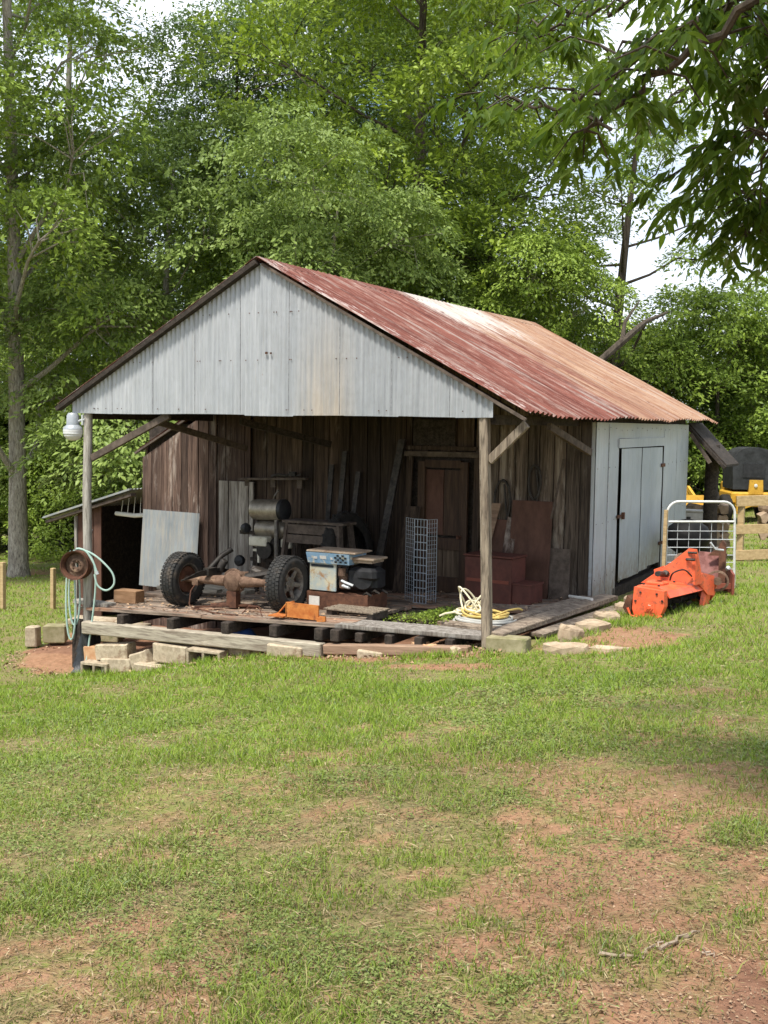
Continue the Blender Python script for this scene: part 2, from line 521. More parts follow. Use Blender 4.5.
def tin(name, kind):
    """galvanised or rusted corrugated sheet; object space is world space for the shed"""
    t = NT(name)
    v = t.coord((1, 1, 1))
    sep = t.n('SeparateXYZ', ins={0: v})
    X, Y, Z = sep.outputs
    if kind == 'gable':
        sheet = t.n('TexWhiteNoise', noise_dimensions='1D', ins={'W': t.math('FLOOR', t.math('DIVIDE', X, .667))}).outputs[0]
        streak = t.noise(t.coord((7, 1, .35)), 3, 6, .65)
        cloud = t.noise(t.coord((1, 1, .6)), 1.6, 5, .6)
        col = t.mix(t.ramp(streak, [(.35, 0), (.7, 1)]), (.32, .333, .345), (.48, .49, .50))
        col = t.mix(t.ramp(cloud, [(.35, .0), (.7, .55)]), col, (.36, .38, .40))
        k = t.n('MapRange', ins={0: sheet, 3: .82, 4: 1.12}).outputs[0]
        col = t.mix(1.0, col, t.n('CombineXYZ', ins={0: k, 1: k, 2: k}).outputs[0], 'MULTIPLY')
        # ochre rust stain on one sheet
        dx = t.math('ABSOLUTE', t.math('ADD', X, 1.95))
        band = t.ramp(dx, [(.16, 1), (.42, 0)])
        low = t.n('MapRange', ins={0: Z, 1: 3.4, 2: 2.3, 3: .05, 4: .42}).outputs[0]
        st = t.math('MULTIPLY', t.math('MULTIPLY', band, low), t.ramp(streak, [(.3, .3), (.6, 1)]), True)
        col = t.mix(st, col, (.52, .37, .2))
        run = t.noise(t.coord((16, 1, .5)), 2.2, 4, .7)
        col = t.mix(t.ramp(run, [(.62, 0), (.74, .5)]), col, (.33, .25, .18))
        pin = t.noise(t.coord((1, 1, .5)), 14, 4, .7)
        col = t.mix(t.ramp(pin, [(.7, 0), (.76, .7)]), col, (.30, .2, .13))
        dent = t.noise(t.coord((2.2, 1, 1.2)), 2.0, 4, .55)
        return t.finish(col, .5, .2, dent, .03, .5, .35)
    if kind == 'wall':
        cloud = t.noise(t.coord((1, .7, .5)), 2.2, 5, .6)
        streak = t.noise(t.coord((5, 9, .25)), 3, 6, .65)
        col = t.mix(t.ramp(cloud, [(.3, 0), (.7, 1)]), (.34, .37, .40), (.48, .505, .525))
        col = t.mix(t.ramp(streak, [(.5, 0), (.75, .6)]), col, (.33, .345, .35))
        top = t.n('MapRange', ins={0: Z, 1: 1.95, 2: 2.3, 3: 0, 4: .5}).outputs[0]
        col = t.mix(t.math('MULTIPLY', top, t.ramp(cloud, [(.3, .4), (.6, 1)])), col, (.40, .36, .25))
        bot = t.n('MapRange', ins={0: Z, 1: .5, 2: .05, 3: 0, 4: .55}).outputs[0]
        col = t.mix(t.math('MULTIPLY', bot, t.ramp(streak, [(.35, .1), (.6, 1)])), col, (.42, .36, .26))
        mud = t.math('MULTIPLY', t.n('MapRange', ins={0: Z, 1: .75, 2: .1, 3: 0, 4: .8}).outputs[0], t.ramp(t.noise(t.coord((1, 3, 2)), 5, 6, .75), [(.42, 0), (.6, 1)]))
        col = t.mix(mud, col, (.25, .17, .11))
        rst = t.noise(t.coord((1, 14, .4)), 2.0, 5, .7)
        col = t.mix(t.ramp(rst, [(.60, 0), (.70, .55)]), col, (.28, .22, .17))
        dent = t.noise(t.coord((1, 1.8, 1.0)), 2.4, 4, .55)
        return t.finish(col, .55, .15, dent, .035, .6, .35)
    if kind == 'sheet':
        cloud = t.noise(t.coord((1, 1, .6)), 2.5, 5, .6)
        streak = t.noise(t.coord((7, 7, .3)), 3, 6, .65)
        col = t.mix(t.ramp(cloud, [(.3, 0), (.7, 1)]), (.20, .22, .23), (.33, .35, .355))
        col = t.mix(t.ramp(streak, [(.45, 0), (.65, .8)]), col, (.36, .33, .28))
        return t.finish(col, .5, .3, cloud, .008, .5, .4)
    # roof: sheets down the slope (x), ridge along y
    streak = t.noise(t.coord((.35, 6, .35)), 2.4, 6, .65)
    broad = t.noise(t.coord((.5, .8, .5)), 1.1, 5, .6, .4)
    fine = t.noise(t.coord((.7, 5, .7)), 7, 5, .7)
    red = t.mix(t.ramp(streak, [(.36, 0), (.64, 1)]), (.10, .032, .024), (.20, .075, .055))
    red = t.mix(t.ramp(fine, [(.52, 0), (.66, .75)]), red, (.29, .165, .13))
    orange = t.mix(t.ramp(streak, [(.36, 0), (.64, 1)]), (.22, .11, .065), (.37, .245, .165))
    orange = t.mix(t.ramp(fine, [(.52, 0), (.66, .8)]), orange, (.22, .09, .055))
    sheetr = t.n('TexWhiteNoise', noise_dimensions='1D', ins={'W': t.math('FLOOR', t.math('DIVIDE', Y, .62))}).outputs[0]
    pos = t.math('ADD', t.math('ADD', Y, t.math('MULTIPLY', t.math('ADD', X, 1.2), -.28)), t.math('MULTIPLY', t.math('SUBTRACT', broad, .5), 4.5))
    pos = t.math('ADD', pos, t.math('MULTIPLY', t.math('SUBTRACT', fine, .5), 4.0))
    pos = t.math('ADD', pos, t.math('MULTIPLY', t.math('SUBTRACT', sheetr, .5), 2.0))
    col = t.mix(t.ramp(t.math('DIVIDE', pos, 9), [(.40, 0), (.60, 1)]), red, orange)
    # bare silver patch under the ridge in the middle of the roof
    bx = t.n('MapRange', ins={0: X, 1: -1.2, 2: -2.3, 3: 0, 4: 1}).outputs[0]
    by = t.ramp(t.math('DIVIDE', Y, 9), [(.30, 0), (.40, 1), (.62, 1), (.74, 0)])
    sv = t.math('MULTIPLY', bx, by)
    sv = t.math('ADD', sv, t.math('ADD', t.math('MULTIPLY', t.math('SUBTRACT', streak, .5), 1.6), t.math('MULTIPLY', t.math('SUBTRACT', fine, .5), 1.6)))
    col = t.mix(t.ramp(sv, [(.45, 0), (1.0, .85)]), col, (.50, .46, .42))
    # grey scuffing along the front rake and pale flecks
    fl = t.math('ADD', fine, t.n('MapRange', ins={0: Y, 1: .5, 2: 0, 3: 0, 4: .16}).outputs[0])
    col = t.mix(t.ramp(fl, [(.66, 0), (.76, .75)]), col, (.46, .40, .37))
    gt = t.noise(t.coord((.4, 7, .4)), 1.3, 6, .75)
    col = t.mix(t.ramp(gt, [(.52, 0), (.64, .6)]), col, (.36, .31, .27))
    pit = t.noise(t.coord((1, 1.6, 1)), 9, 6, .75)
    col = t.mix(t.ramp(pit, [(.58, 0), (.68, .75)]), col, (.10, .042, .03))
    return t.finish(col, .75, 0, broad, .006, .5, .12)


M['gable'] = tin('galvanised_gable', 'gable')
M['wall_tin'] = tin('painted_tin_wall', 'wall')
M['sheet'] = tin('loose_tin_sheet', 'sheet')
M['roof'] = tin('rusted_roof', 'roof')


def leaf_mat(name, dark, light, yellow=None, trans=.35, gloss=.12, island=.35):
    t = NT(name)
    at_ = t.n('Attribute', attribute_name='tint')
    isl = t.n('NewGeometry').outputs['Random Per Island']
    f = t.math('ADD', t.math('MULTIPLY', at_.outputs['Fac'], 1 - island), t.math('MULTIPLY', isl, island))
    stops = [(.1, dark), (.75, light)]
    if yellow:
        stops.append((1.0, yellow))
    col = t.ramp(f, stops)
    d = t.n('BsdfDiffuse', ins={'Color': col})
    tr = t.n('BsdfTranslucent', ins={'Color': t.mix(.55, col, (.20, .30, .02))})
    m1 = t.n('MixShader', ins={0: trans, 1: d.outputs[0], 2: tr.outputs[0]})
    g = t.n('BsdfGlossy', ins={'Color': (.6, .65, .6, 1), 'Roughness': .42})
    fr = t.n('Fresnel', ins={'IOR': 1.35})
    m2 = t.n('MixShader', ins={0: t.math('MULTIPLY', fr.outputs[0], gloss * 6), 1: m1.outputs[0], 2: g.outputs[0]})
    t.t.links.new(m2.outputs[0], t.out.inputs[0])
    return t.m


M['leaf_mid'] = leaf_mat('leaf_mid_green', (.135, .21, .03), (.32, .43, .065), (.41, .50, .09), .46)
M['leaf_light'] = leaf_mat('leaf_light_green', (.18, .265, .035), (.36, .475, .075), (.45, .54, .11), .48)
M['leaf_soft'] = leaf_mat('leaf_soft_green', (.165, .24, .05), (.34, .44, .115), (.41, .50, .15), .46)
M['leaf_bright'] = leaf_mat('leaf_bright_green', (.20, .28, .03), (.39, .50, .055), (.49, .57, .07), .5)
M['leaf_dark'] = leaf_mat('leaf_dark_green', (.075, .135, .04), (.15, .235, .075), (.21, .29, .10), .42)
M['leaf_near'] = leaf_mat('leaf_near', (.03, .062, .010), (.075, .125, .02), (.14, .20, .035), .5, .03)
M['grass'] = leaf_mat('grass_blade', (.12, .18, .026), (.25, .325, .055), (.42, .37, .17), .3, .05, .5)
M['grass_far'] = leaf_mat('lawn_blade', (.14, .225, .025), (.29, .41, .055), (.44, .46, .14), .3, .05, .5)
M['thatch'] = leaf_mat('dry_thatch', (.15, .095, .05), (.33, .25, .14), (.46, .38, .23), .15, .02, .6)
M['clover'] = leaf_mat('clover_leaf', (.11, .15, .04), (.24, .28, .09), (.37, .37, .18), .25, .06, .5)


def ground_mat():
    t = NT('lawn_soil')
    d = t.n('Attribute', attribute_name='dirt').outputs['Fac']
    v = t.coord((1, 1, 1))
    n1 = t.noise(v, 14, 7, .75)
    n2 = t.noise(v, 1.7, 5, .6)
    n3 = t.noise(v, 90, 3, .6)
    vor = t.n('TexVoronoi', ins={'Vector': v, 'Scale': 55}).outputs[0]
    clay = t.mix(t.ramp(n1, [(.3, 0), (.7, 1)]), (.19, .092, .052), (.38, .215, .125))
    clay = t.mix(t.ramp(n2, [(.4, 0), (.65, .7)]), clay, (.32, .19, .115))
    clay = t.mix(t.ramp(n3, [(.55, 0), (.7, .5)]), clay, (.15, .075, .045))
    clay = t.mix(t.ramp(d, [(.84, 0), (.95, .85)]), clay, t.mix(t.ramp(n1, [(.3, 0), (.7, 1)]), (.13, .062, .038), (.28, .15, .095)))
    turf = t.mix(t.ramp(n1, [(.3, 0), (.7, 1)]), (.14, .115, .055), (.26, .22, .10))
    turf = t.mix(t.ramp(n2, [(.4, 0), (.6, .7)]), turf, (.17, .22, .04))
    turf = t.mix(t.ramp(n3, [(.5, 0), (.68, .6)]), turf, (.13, .09, .05))
    m = t.math('ADD', d, t.math('ADD', t.math('MULTIPLY', t.math('SUBTRACT', n1, .5), 1.2), t.math('MULTIPLY', t.math('SUBTRACT', n3, .5), .8)))
    col = t.mix(t.ramp(m, [(.15, 0), (.75, 1)]), turf, clay)
    b = t.math('ADD', n1, t.math('MULTIPLY', vor, .35))
    return t.finish(col, .95, 0, b, .02, .8, .15)


M['ground'] = ground_mat()

# ------------------------------------------------------------------ ground sheet
def graded(lo, hi, step, far0, far1):
    a = list(np.arange(lo, hi + 1e-6, step))
    s, p = step, hi
    while p < far1:
        s *= 1.16
        p += s
        a.append(p)
    s, p = step, lo
    while p > far0:
        s *= 1.16
        p -= s
        a.insert(0, p)
    return np.array(a)


gx, gy = graded(-9, 8.5, .085, -380, 380), graded(-10.5, 4.5, .085, -90, 520)
GX, GY = np.meshgrid(gx, gy, indexing='ij')
zz = gz(GX.ravel(), GY.ravel())
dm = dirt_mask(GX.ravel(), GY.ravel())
zz = zz + .05 * sstep(1.1, .2, np.hypot((GX.ravel() + 6.0) / .9, (GY.ravel() - .25) / .7)) * 1.6
idx = np.arange(GX.size).reshape(GX.shape)
qd = np.stack([idx[:-1, :-1], idx[1:, :-1], idx[1:, 1:], idx[:-1, 1:]], -1).reshape(-1, 4)
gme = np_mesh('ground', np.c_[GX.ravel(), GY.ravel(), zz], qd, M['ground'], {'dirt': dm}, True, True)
ground = link('ground', gme)
tag(ground, kind='structure')


# ------------------------------------------------------------------ the shed
M['seam'] = surf('sheet_edge', (.14, .14, .145), (.34, .34, .35), 9, (1, 1, 2), .6, .3, 0, .3)
def dk(x):
    return .11 + .045 * x


RX, RZ = -2.82, 4.08          # ridge
ER = (.457, 2.352)            # right eave
EL = (-5.88, 2.42)            # left eave (porch)
SR = (RZ - ER[1]) / (ER[0] - RX)
SL = (RZ - EL[1]) / (RX - EL[0])
Y0, Y1, YW = -.1, 8.3, 2.70


def zr(x):
    return RZ - SR * (x - RX) if x > RX else RZ - SL * (RX - x)


shed = Thing('tin_roof_shed', 'old tin roofed board shed with open front porch and grey metal gable', 'shed')


def corrugated(f, n, along, pitch=.076, amp=.011, per=8, rag=0.0, thick=0.0, seed=0):
    """sheet mesh: f(u,t)->point and normal; u runs across the waves (metres along), t in n rows"""
    rnd = random.Random(seed)
    mb = MB()
    cols = int(along / pitch * per)
    vs = []
    for i in range(cols + 1):
        u = along * i / cols
        w = amp * math.sin(2 * math.pi * u / pitch)
        sh = int(u / .62)
        rr = random.Random(seed * 31 + sh)
        lift = rr.uniform(0, .008)
        e0, e1 = rr.uniform(-rag, rag), rr.uniform(-rag, rag)
        for j in range(n + 1):
            p, nn = f(u, j / n, e0 if j == 0 else 0, e1 if j == n else 0)
            vs.append((p[0] + nn[0] * (w + lift), p[1] + nn[1] * (w + lift), p[2] + nn[2] * (w + lift)))
    fs = []
    for i in range(cols):
        for j in range(n):
            a = i * (n + 1) + j
            fs.append((a, a + n + 1, a + n + 2, a + 1))
    mb.add(vs, fs)
    return mb


nr = (math.sin(math.atan(SR)), 0, math.cos(math.atan(SR)))
nl = (-math.sin(math.atan(SL)), 0, math.cos(math.atan(SL)))


def wob(y, t):
    return .018 * math.sin(y * 1.7 + t * 2) * t + .014 * math.sin(y * 4.1 + 1) * t - .03 * math.sin(math.pi * y / 8.4) * (1 - t) * .6


def f_right(u, t, e0, e1):
    y = Y0 + u
    x = RX + (ER[0] - RX) * t + (e1 if t == 1 else 0)
    return (x, y, RZ - SR * (x - RX) + wob(y, t)), nr


def f_left(u, t, e0, e1):
    y = Y0 + u
    lim = EL[0] if y < 2.66 else -7.04
    x = RX + (lim - RX) * t - (e1 if t == 1 else 0)
    return (x, y, RZ - SL * (RX - x) + wob(y, t) * .6), nl


rp = shed.part('roof_panel', corrugated(f_right, 12, Y1 - Y0, pitch=.135, amp=.017, per=8, rag=.035, seed=1), M['roof'], True)
rp2 = shed.part('roof_panel', corrugated(f_left, 8, Y1 - Y0, rag=.02, seed=2), M['roof'], True)
# ridge cap
mb = MB()
for k in range(4):
    ya, yb = Y0 - .02 + k * 2.12, Y0 + (k + 1) * 2.12 + .04
    dz = .006 * (k % 2)
    sag = [-.03 * math.sin(math.pi * (y - Y0) / 8.4) * .6 for y in (ya, yb)]
    for s, (sx, sl) in enumerate(((.16, SR), (-.16, SL))):
        a = (RX, ya, RZ + .012 + dz + sag[0]); b = (RX, yb, RZ + .012 + dz + sag[1])
        c = (RX + sx, yb, RZ + .012 + dz - sl * .16 + sag[1]); d = (RX + sx, ya, RZ + .012 + dz - sl * .16 + sag[0])
        mb.add([a, b, c, d] + [(p[0], p[1], p[2] - .004) for p in (a, b, c, d)],
               [(0, 1, 2, 3), (7, 6, 5, 4), (0, 4, 5, 1), (1, 5, 6, 2), (2, 6, 7, 3), (3, 7, 4, 0)])
shed.part('ridge_cap', mb, M['roof'])

# gable sheet cladding, its foot a little uneven sheet by sheet
GL, GR, GB = -5.70, .0575, 2.322


def f_gable(u, t, e0, e1):
    x = GL + u
    top = (zr(x) - .055)
    k_ = random.Random(int((x - GL) / .667) * 7 + 3)
    bot = GB + .004 * math.sin(x * 3) + k_.uniform(-.006, .004) + k_.uniform(-.006, .006) * ((x - GL) % .667)
    return (x, -.03, bot + (top - bot) * t), (0, -1, 0)


gable = corrugated(f_gable, 3, GR - GL, pitch=.0667, amp=.008, rag=0, seed=3)
shed.part('gable_cladding', gable, M['gable'], True)
# sheet lap seams and nail heads
mb = MB()
x = GL + .667
while x < GR - .1:
    top = zr(x) - .07
    mb = MB(); mb.bar((x, -.043, GB + .012), (x + random.uniform(-.006, .006), -.043, top), .005, .004, (1, 0, 0))
    shed.part('lap_seam', mb, M['seam'])
    x += .667 + random.uniform(-.03, .03)
mb = MB()
for k in range(60):
    x = random.uniform(GL + .1, GR - .1)
    z = random.choice((GB + .06, GB + .62, GB + 1.15))
    if z < zr(x) - .12:
        mb.box((x, -.04, z), (.011, .006, .011))
mb.box((-2.72, -.05, 3.02), (.03, .01, .025)); mb.box((-2.66, -.05, 3.015), (.02, .01, .02))
shed.part('nail_head', mb, M['rust_dark'], kind='stuff')
# framing of the gable and roof
mb = MB(); mb.bar((GL + .06, .035, 2.385), (GR - .06, .035, 2.385), .07, .11, bevel=.004)
shed.part('header_beam', mb, M['dark_timber'])
for xx, ye in ((GL + .12, 2.62), (GR - .06, 2.68)):
    mb = MB(); mb.bar((xx, .08, 2.30), (xx, ye, 2.30), .09, .10, bevel=.004)
    shed.part('plate_beam', mb, M['dark_timber'])
mb = MB()
mb.bar((RX - .01, -.085, RZ - .05), (EL[0] - .02, -.085, EL[1] - .05), .05, .09, (0, 1, 0))
shed.part('rake_board', mb, M['dark_timber'])
mb = MB()
mb.bar((RX + .05, -.07, RZ - .075), (ER[0] - .03, -.07, ER[1] - .05), .03, .035, (0, 1, 0))
shed.part('rake_board', mb, M['brace'])
for k in range(9):
    y = .12 + k * .98
    mb = MB(); mb.bar((RX, y, RZ - .12), (.20, y, zr(.20) - .10), .05, .09, (0, 1, 0))
    shed.part('rafter', mb, M['dark_timber'])
    xl = EL[0] + .06 if y < 2.5 else -7.12
    mb = MB(); mb.bar((RX, y, RZ - .12), (xl, y, zr(xl) - .085), .05, .09, (0, 1, 0))
    shed.part('rafter', mb, M['dark_timber'])
mb = MB()   # porch posts
pts = [(-5.53, -.02, -1.1), (-5.505, 0, -.5), (-5.49, 0, .4), (-5.5, 0, 1.3), (-5.5, .035, 2.33)]
mb.tube(pts, [.062, .06, .058, .056, .055], 10)
shed.part('post', mb, M['post_grey'], True)
mb = MB(); mb.bar((.05, -.02, -.25), (-.065, .035, 2.33), .095, .1, (0, 1, 0), bevel=.012)
shed.part('post', mb, M['post'])
for a, b, m in (((-5.44, .03, 1.76), (-4.2, .04, 2.31), 'brace'), ((-5.35, 1.2, 2.22), (-4.9, 2.58, 1.86), 'brace'),
                ((.0, .03, 1.88), (.40, .02, 2.26), 'post'), ((.2, 2.64, 1.93), (.14, 1.35, 2.24), 'brace'), ((-4.0, 1.2, 2.25), (-3.5, 2.6, 1.95), 'dark_timber')):
    mb = MB(); mb.bar(a, b, .05, .085, (0, 0, 1), bevel=.004)
    shed.part('brace', mb, M[m])

# board wall at the back of the porch
def board_run(x0, x1, z0f, z1f, y, wmin, wmax, seed, skip=None):
    rnd = random.Random(seed)
    mb = MB()
    x = x0
    while x < x1 - .03:
        w = min(rnd.uniform(wmin, wmax), x1 - x)
        if not (skip and skip(x + w / 2)):
            d = rnd.uniform(-.012, .012)
            xa, xb = x + .006, x + w - .006
            za, zb = z0f(x) + rnd.uniform(-.03, .02), z1f
            t = .024
            yy = y + d
            tilt = rnd.uniform(-.006, .006)
            mb.hexa([(xa, yy - t, za), (xb, yy - t, za), (xb, yy, za), (xa, yy, za),
                     (xa + tilt, yy - t, zb(xa)), (xb + tilt, yy - t, zb(xb)), (xb + tilt, yy, zb(xb)), (xa + tilt, yy, zb(xa))])
        x += w
    return mb


top = lambda x: zr(x) - .16
shed.part('board_wall', board_run(-6.95, -4.9, lambda x: -1.0, top, YW, .13, .22, 5), M['board_lit'])  # left bay takes the daylit board colour, the middle the darker one
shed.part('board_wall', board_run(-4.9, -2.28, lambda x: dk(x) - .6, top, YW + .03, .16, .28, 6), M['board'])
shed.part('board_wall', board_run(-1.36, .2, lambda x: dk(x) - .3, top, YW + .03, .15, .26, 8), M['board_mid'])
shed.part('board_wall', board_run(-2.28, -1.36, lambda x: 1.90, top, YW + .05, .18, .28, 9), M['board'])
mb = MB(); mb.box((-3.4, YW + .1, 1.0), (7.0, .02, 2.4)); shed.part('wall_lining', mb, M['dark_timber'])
# inner door
M['door_pale'] = surf('worn_door_panel', (.06, .04, .025), (.15, .105, .07), 3, (6, 6, .35), .8, 0, .003, .4)
door = MB()
door.bar((-2.12, YW - .01, dk(-2)), (-2.12, YW - .01, 1.76), .10, .05, (0, 1, 0)); door.bar((-1.5, YW - .01, dk(-2)), (-1.5, YW - .01, 1.76), .10, .05, (0, 1, 0))
dr = shed.part('plank_door', door, M['door_panel'])
for z, h in ((.12, .2), (.66, .16), (1.71, .1)):
    mb = MB(); mb.box((-1.81, YW - .005, z + dk(-2)), (.52, .045, h)); shed.part('door_rail', mb, M['door_panel'], parent=dr)
for xa, xb in ((-2.07, -1.815), (-1.805, -1.55)):
    mb = MB(); mb.box(((xa + xb) / 2, YW + .025, .42), (xb - xa, .02, .44)); shed.part('door_panel', mb, M['door_pale'], parent=dr)
    mb = MB(); mb.box(((xa + xb) / 2, YW + .025, 1.22), (xb - xa, .02, .86)); shed.part('door_panel', mb, M['plywood'] if xa < -2 else M['door_panel'], parent=dr)
mb = MB(); mb.bar((-1.58, YW - .05, .78), (-1.52, YW - .05, .78), .03, .05); mb.tube([(-1.55, YW - .03, .78), (-1.55, YW - .09, .78)], .02, 8)
shed.part('handle', mb, M['rust_dark'], parent=dr)
mb = MB(); mb.bar((-2.42, YW - .035, 1.855), (-1.28, YW - .035, 1.86), .05, .07, bevel=.004)
shed.part('door_lintel', mb, M['brace'])
mb = MB(); mb.bar((-2.36, YW - .03, 1.935), (-1.33, YW - .03, 1.94), .03, .05)
shed.part('door_lintel', mb, M['board'])
mb = MB(); mb.box((-1.95, YW - .012, 2.14), (.62, .02, .34)); shed.part('transom_board', mb, M['dark_timber'])
for xa, xb in ((-2.36, -2.3), (-1.33, -1.31)):
    mb = MB(); mb.bar((xa, YW - .02, .1), (xb, YW - .02, 1.83), .09, .03, (0, 1, 0)); shed.part('door_frame', mb, M['board'])

# right side wall: tin sheets round a tin clad door
SW = .24
mb = MB()


def tin_panel(mb, ya, yb, za, zb, x, rib=.22, jz=0.0):
    """flat sheet with small pressed ribs, facing +x"""
    n = max(2, int((yb - ya) / rib) * 4)
    vs = []
    for i in range(n + 1):
        y = ya + (yb - ya) * i / n
        d = .006 if i % 4 == 0 else 0
        d += .004 * math.sin(y * 5)
        for j in range(5):
            z = za + (zb - za) * j / 4 + (random.uniform(-jz, jz) if j == 0 else 0)
            vs.append((x + d + .003 * math.sin(z * 6 + y * 3), y, z))
    fs = [(i * 5 + j, (i + 1) * 5 + j, (i + 1) * 5 + j + 1, i * 5 + j + 1) for i in range(n) for j in range(4)]
    mb.add(vs, fs)


tin_panel(mb, YW + .01, 3.66, .03, 2.3, SW, .24, .02)
tin_panel(mb, 5.90, 7.36, .10, 2.3, SW, .24, .02)
tin_panel(mb, 3.66, 5.90, 2.10, 2.3, SW, .3)
mb.box((SW - .06, 2.735, 1.17), (.11, .03, 2.26))       # return of the sheet on the corner
shed.part('side_wall', mb, M['wall_tin'])
mb = MB()
for z in (.35, 1.05, 1.72, 2.22):
    y = 2.8
    while y < 7.3:
        if not (3.68 < y < 5.9 and z < 2.1):
            mb.lathe([(.006, 0), (.006, .004), (0, .005)], (SW + .006, y, z + random.uniform(-.02, .02)), (1, 0, 0), 6)
        y += .24
shed.part('nail_head', mb, M['rust_dark'], kind='stuff')
for y in (3.22, 6.62):
    mb = MB(); mb.bar((SW + .008, y, .1), (SW + .008, y + .01, 2.28), .008, .006, (1, 0, 0)); shed.part('lap_seam', mb, M['seam'])
mb = MB(); mb.box((SW - .05, 2.72, 2.36), (.1, .02, .1)); mb.box((SW - .1, 5.0, 2.345), (.1, 4.7, .08)); shed.part('plate_beam', mb, M['dark_timber'])
mb = MB(); mb.bar((SW + .012, 3.62, 2.035), (SW + .012, 5.93, 2.045), .024, .12)
shed.part('door_lintel', mb, M['wall_tin'])
mb = MB(); mb.bar((SW - .04, 3.69, .1), (SW - .04, 3.69, 1.98), .07, .06, (1, 0, 0)); mb.bar((SW - .04, 5.87, .1), (SW - .04, 5.87, 1.98), .07, .06, (1, 0, 0))
mb.box((SW - .12, 4.78, 1.0), (.02, 2.3, 2.1))
shed.part('door_frame', mb, M['dark_timber'])
sd = MB()
tin_panel(sd, 3.77, 4.72, .22, 1.965, SW + .005, .3, .006)
tin_panel(sd, 4.735, 5.13, .24, 1.965, SW + .010, .3, .006)
tin_panel(sd, 5.145, 5.80, .27, 1.965, SW + .006, .3, .006)
sdo = shed.part('side_door', sd, M['wall_tin'])
mb = MB(); mb.bar((SW + .02, 4.70, .24), (SW + .05, 4.63, .62), .012, .004, (1, 0, 0)); shed.part('bent_flashing', mb, M['white_paint'], parent=sdo)
mb = MB(); mb.bar((SW + .015, 3.79, .2), (SW + .06, 3.72, .27), .012, .004); shed.part('bent_flashing', mb, M['white_paint'], parent=sdo)
for z in (.55, 1.7):
  mb = MB(); mb.bar((SW + .02, 5.72, z), (SW + .02, 5.92, z), .012, .05)
  shed.part('hinge', mb, M['rust_dark'], parent=sdo)
mb = MB(); mb.bar((SW + .02, 3.80, 1.08), (SW + .02, 3.62, 1.08), .014, .04); mb.box((SW + .03, 3.86, 1.08), (.03, .05, .09)); shed.part('latch', mb, M['rust_dark'], parent=sdo)
mb = MB()   # sill timbers under the side wall
mb.bar((SW - .08, 3.6, .06), (SW - .08, 7.4, .1), .16, .16)
shed.part('sill_beam', mb, M['dark_timber'])
mb = MB()
mb.box((-6.93, 5.05, .45), (.03, 4.56, 2.8)); shed.part('end_wall', mb, M['board_lit'])
mb = MB(); mb.box((-3.38, 7.34, 1.0), (7.1, .03, 2.3))
mb.prism([(-6.9, 7.33, 2.15), (.2, 7.33, 2.15), (RX, 7.33, RZ - .15)], (0, .03, 0)); shed.part('end_wall', mb, M['board'])
mb = MB(); mb.bar((-7.06, 2.655, zr(-7.06) - .04), (-5.95, 2.655, zr(-5.95) - .05), .03, .05, (0, 1, 0))
shed.part('rake_board', mb, M['brace'])

# porch floor
M['plank_grey'] = surf('sun_bleached_plank', (.15, .115, .085), (.36, .29, .22), 3, (2, 6, 6), .9, 0, .006, .2, (.10, .07, .05), 2, .55, .7, fine=((.06, .045, .033), .8))
rnd = random.Random(3)
mb = MB()
y = -.06
while y < 2.62:
    w = rnd.uniform(.12, .19)
    xs = [-5.62 + rnd.uniform(-.12, .06), rnd.uniform(-3.9, -3.2), -1.62 if y < 1.4 else rnd.uniform(-1.8, -1.2)]
    if y >= 1.4:
        xs.append(.16 + rnd.uniform(-.05, .05))
    for a, b in zip(xs[:-1], xs[1:]):
        dz = rnd.uniform(-.006, .012)
        mb.bar((a + .006, y + w / 2, dk(a) - .02 + dz), (b - .006, y + w / 2 + rnd.uniform(-.012, .012), dk(b) - .02 + dz + rnd.uniform(-.006, .006)), w - .012, .034)
    y += w
shed.part('porch_floor', mb, M['floor'])
mb = MB(); mb.bar((-.0, 1.42, dk(0) - .10), (-1.6, 1.42, dk(-1.6) - .10), .06, .12); shed.part('floor_beam', mb, M['brace'])
for xx in (-4.83, -4.02, -3.21, -2.55, -1.93, -1.72):
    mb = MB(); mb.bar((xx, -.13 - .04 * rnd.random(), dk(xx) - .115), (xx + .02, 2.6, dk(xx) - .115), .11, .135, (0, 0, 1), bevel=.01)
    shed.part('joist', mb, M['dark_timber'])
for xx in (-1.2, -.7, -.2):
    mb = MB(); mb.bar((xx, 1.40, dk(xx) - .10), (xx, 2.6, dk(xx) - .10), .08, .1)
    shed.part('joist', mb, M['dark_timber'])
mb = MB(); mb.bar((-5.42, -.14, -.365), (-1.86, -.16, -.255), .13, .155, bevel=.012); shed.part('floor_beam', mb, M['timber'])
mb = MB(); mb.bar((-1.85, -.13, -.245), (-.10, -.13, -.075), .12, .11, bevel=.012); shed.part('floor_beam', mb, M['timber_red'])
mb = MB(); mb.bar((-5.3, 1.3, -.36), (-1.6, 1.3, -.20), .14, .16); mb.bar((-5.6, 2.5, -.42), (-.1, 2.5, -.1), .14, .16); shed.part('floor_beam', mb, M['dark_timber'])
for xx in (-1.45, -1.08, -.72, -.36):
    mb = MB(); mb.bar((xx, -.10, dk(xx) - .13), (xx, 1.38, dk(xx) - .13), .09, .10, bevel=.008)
    shed.part('joist', mb, M['dark_timber'])
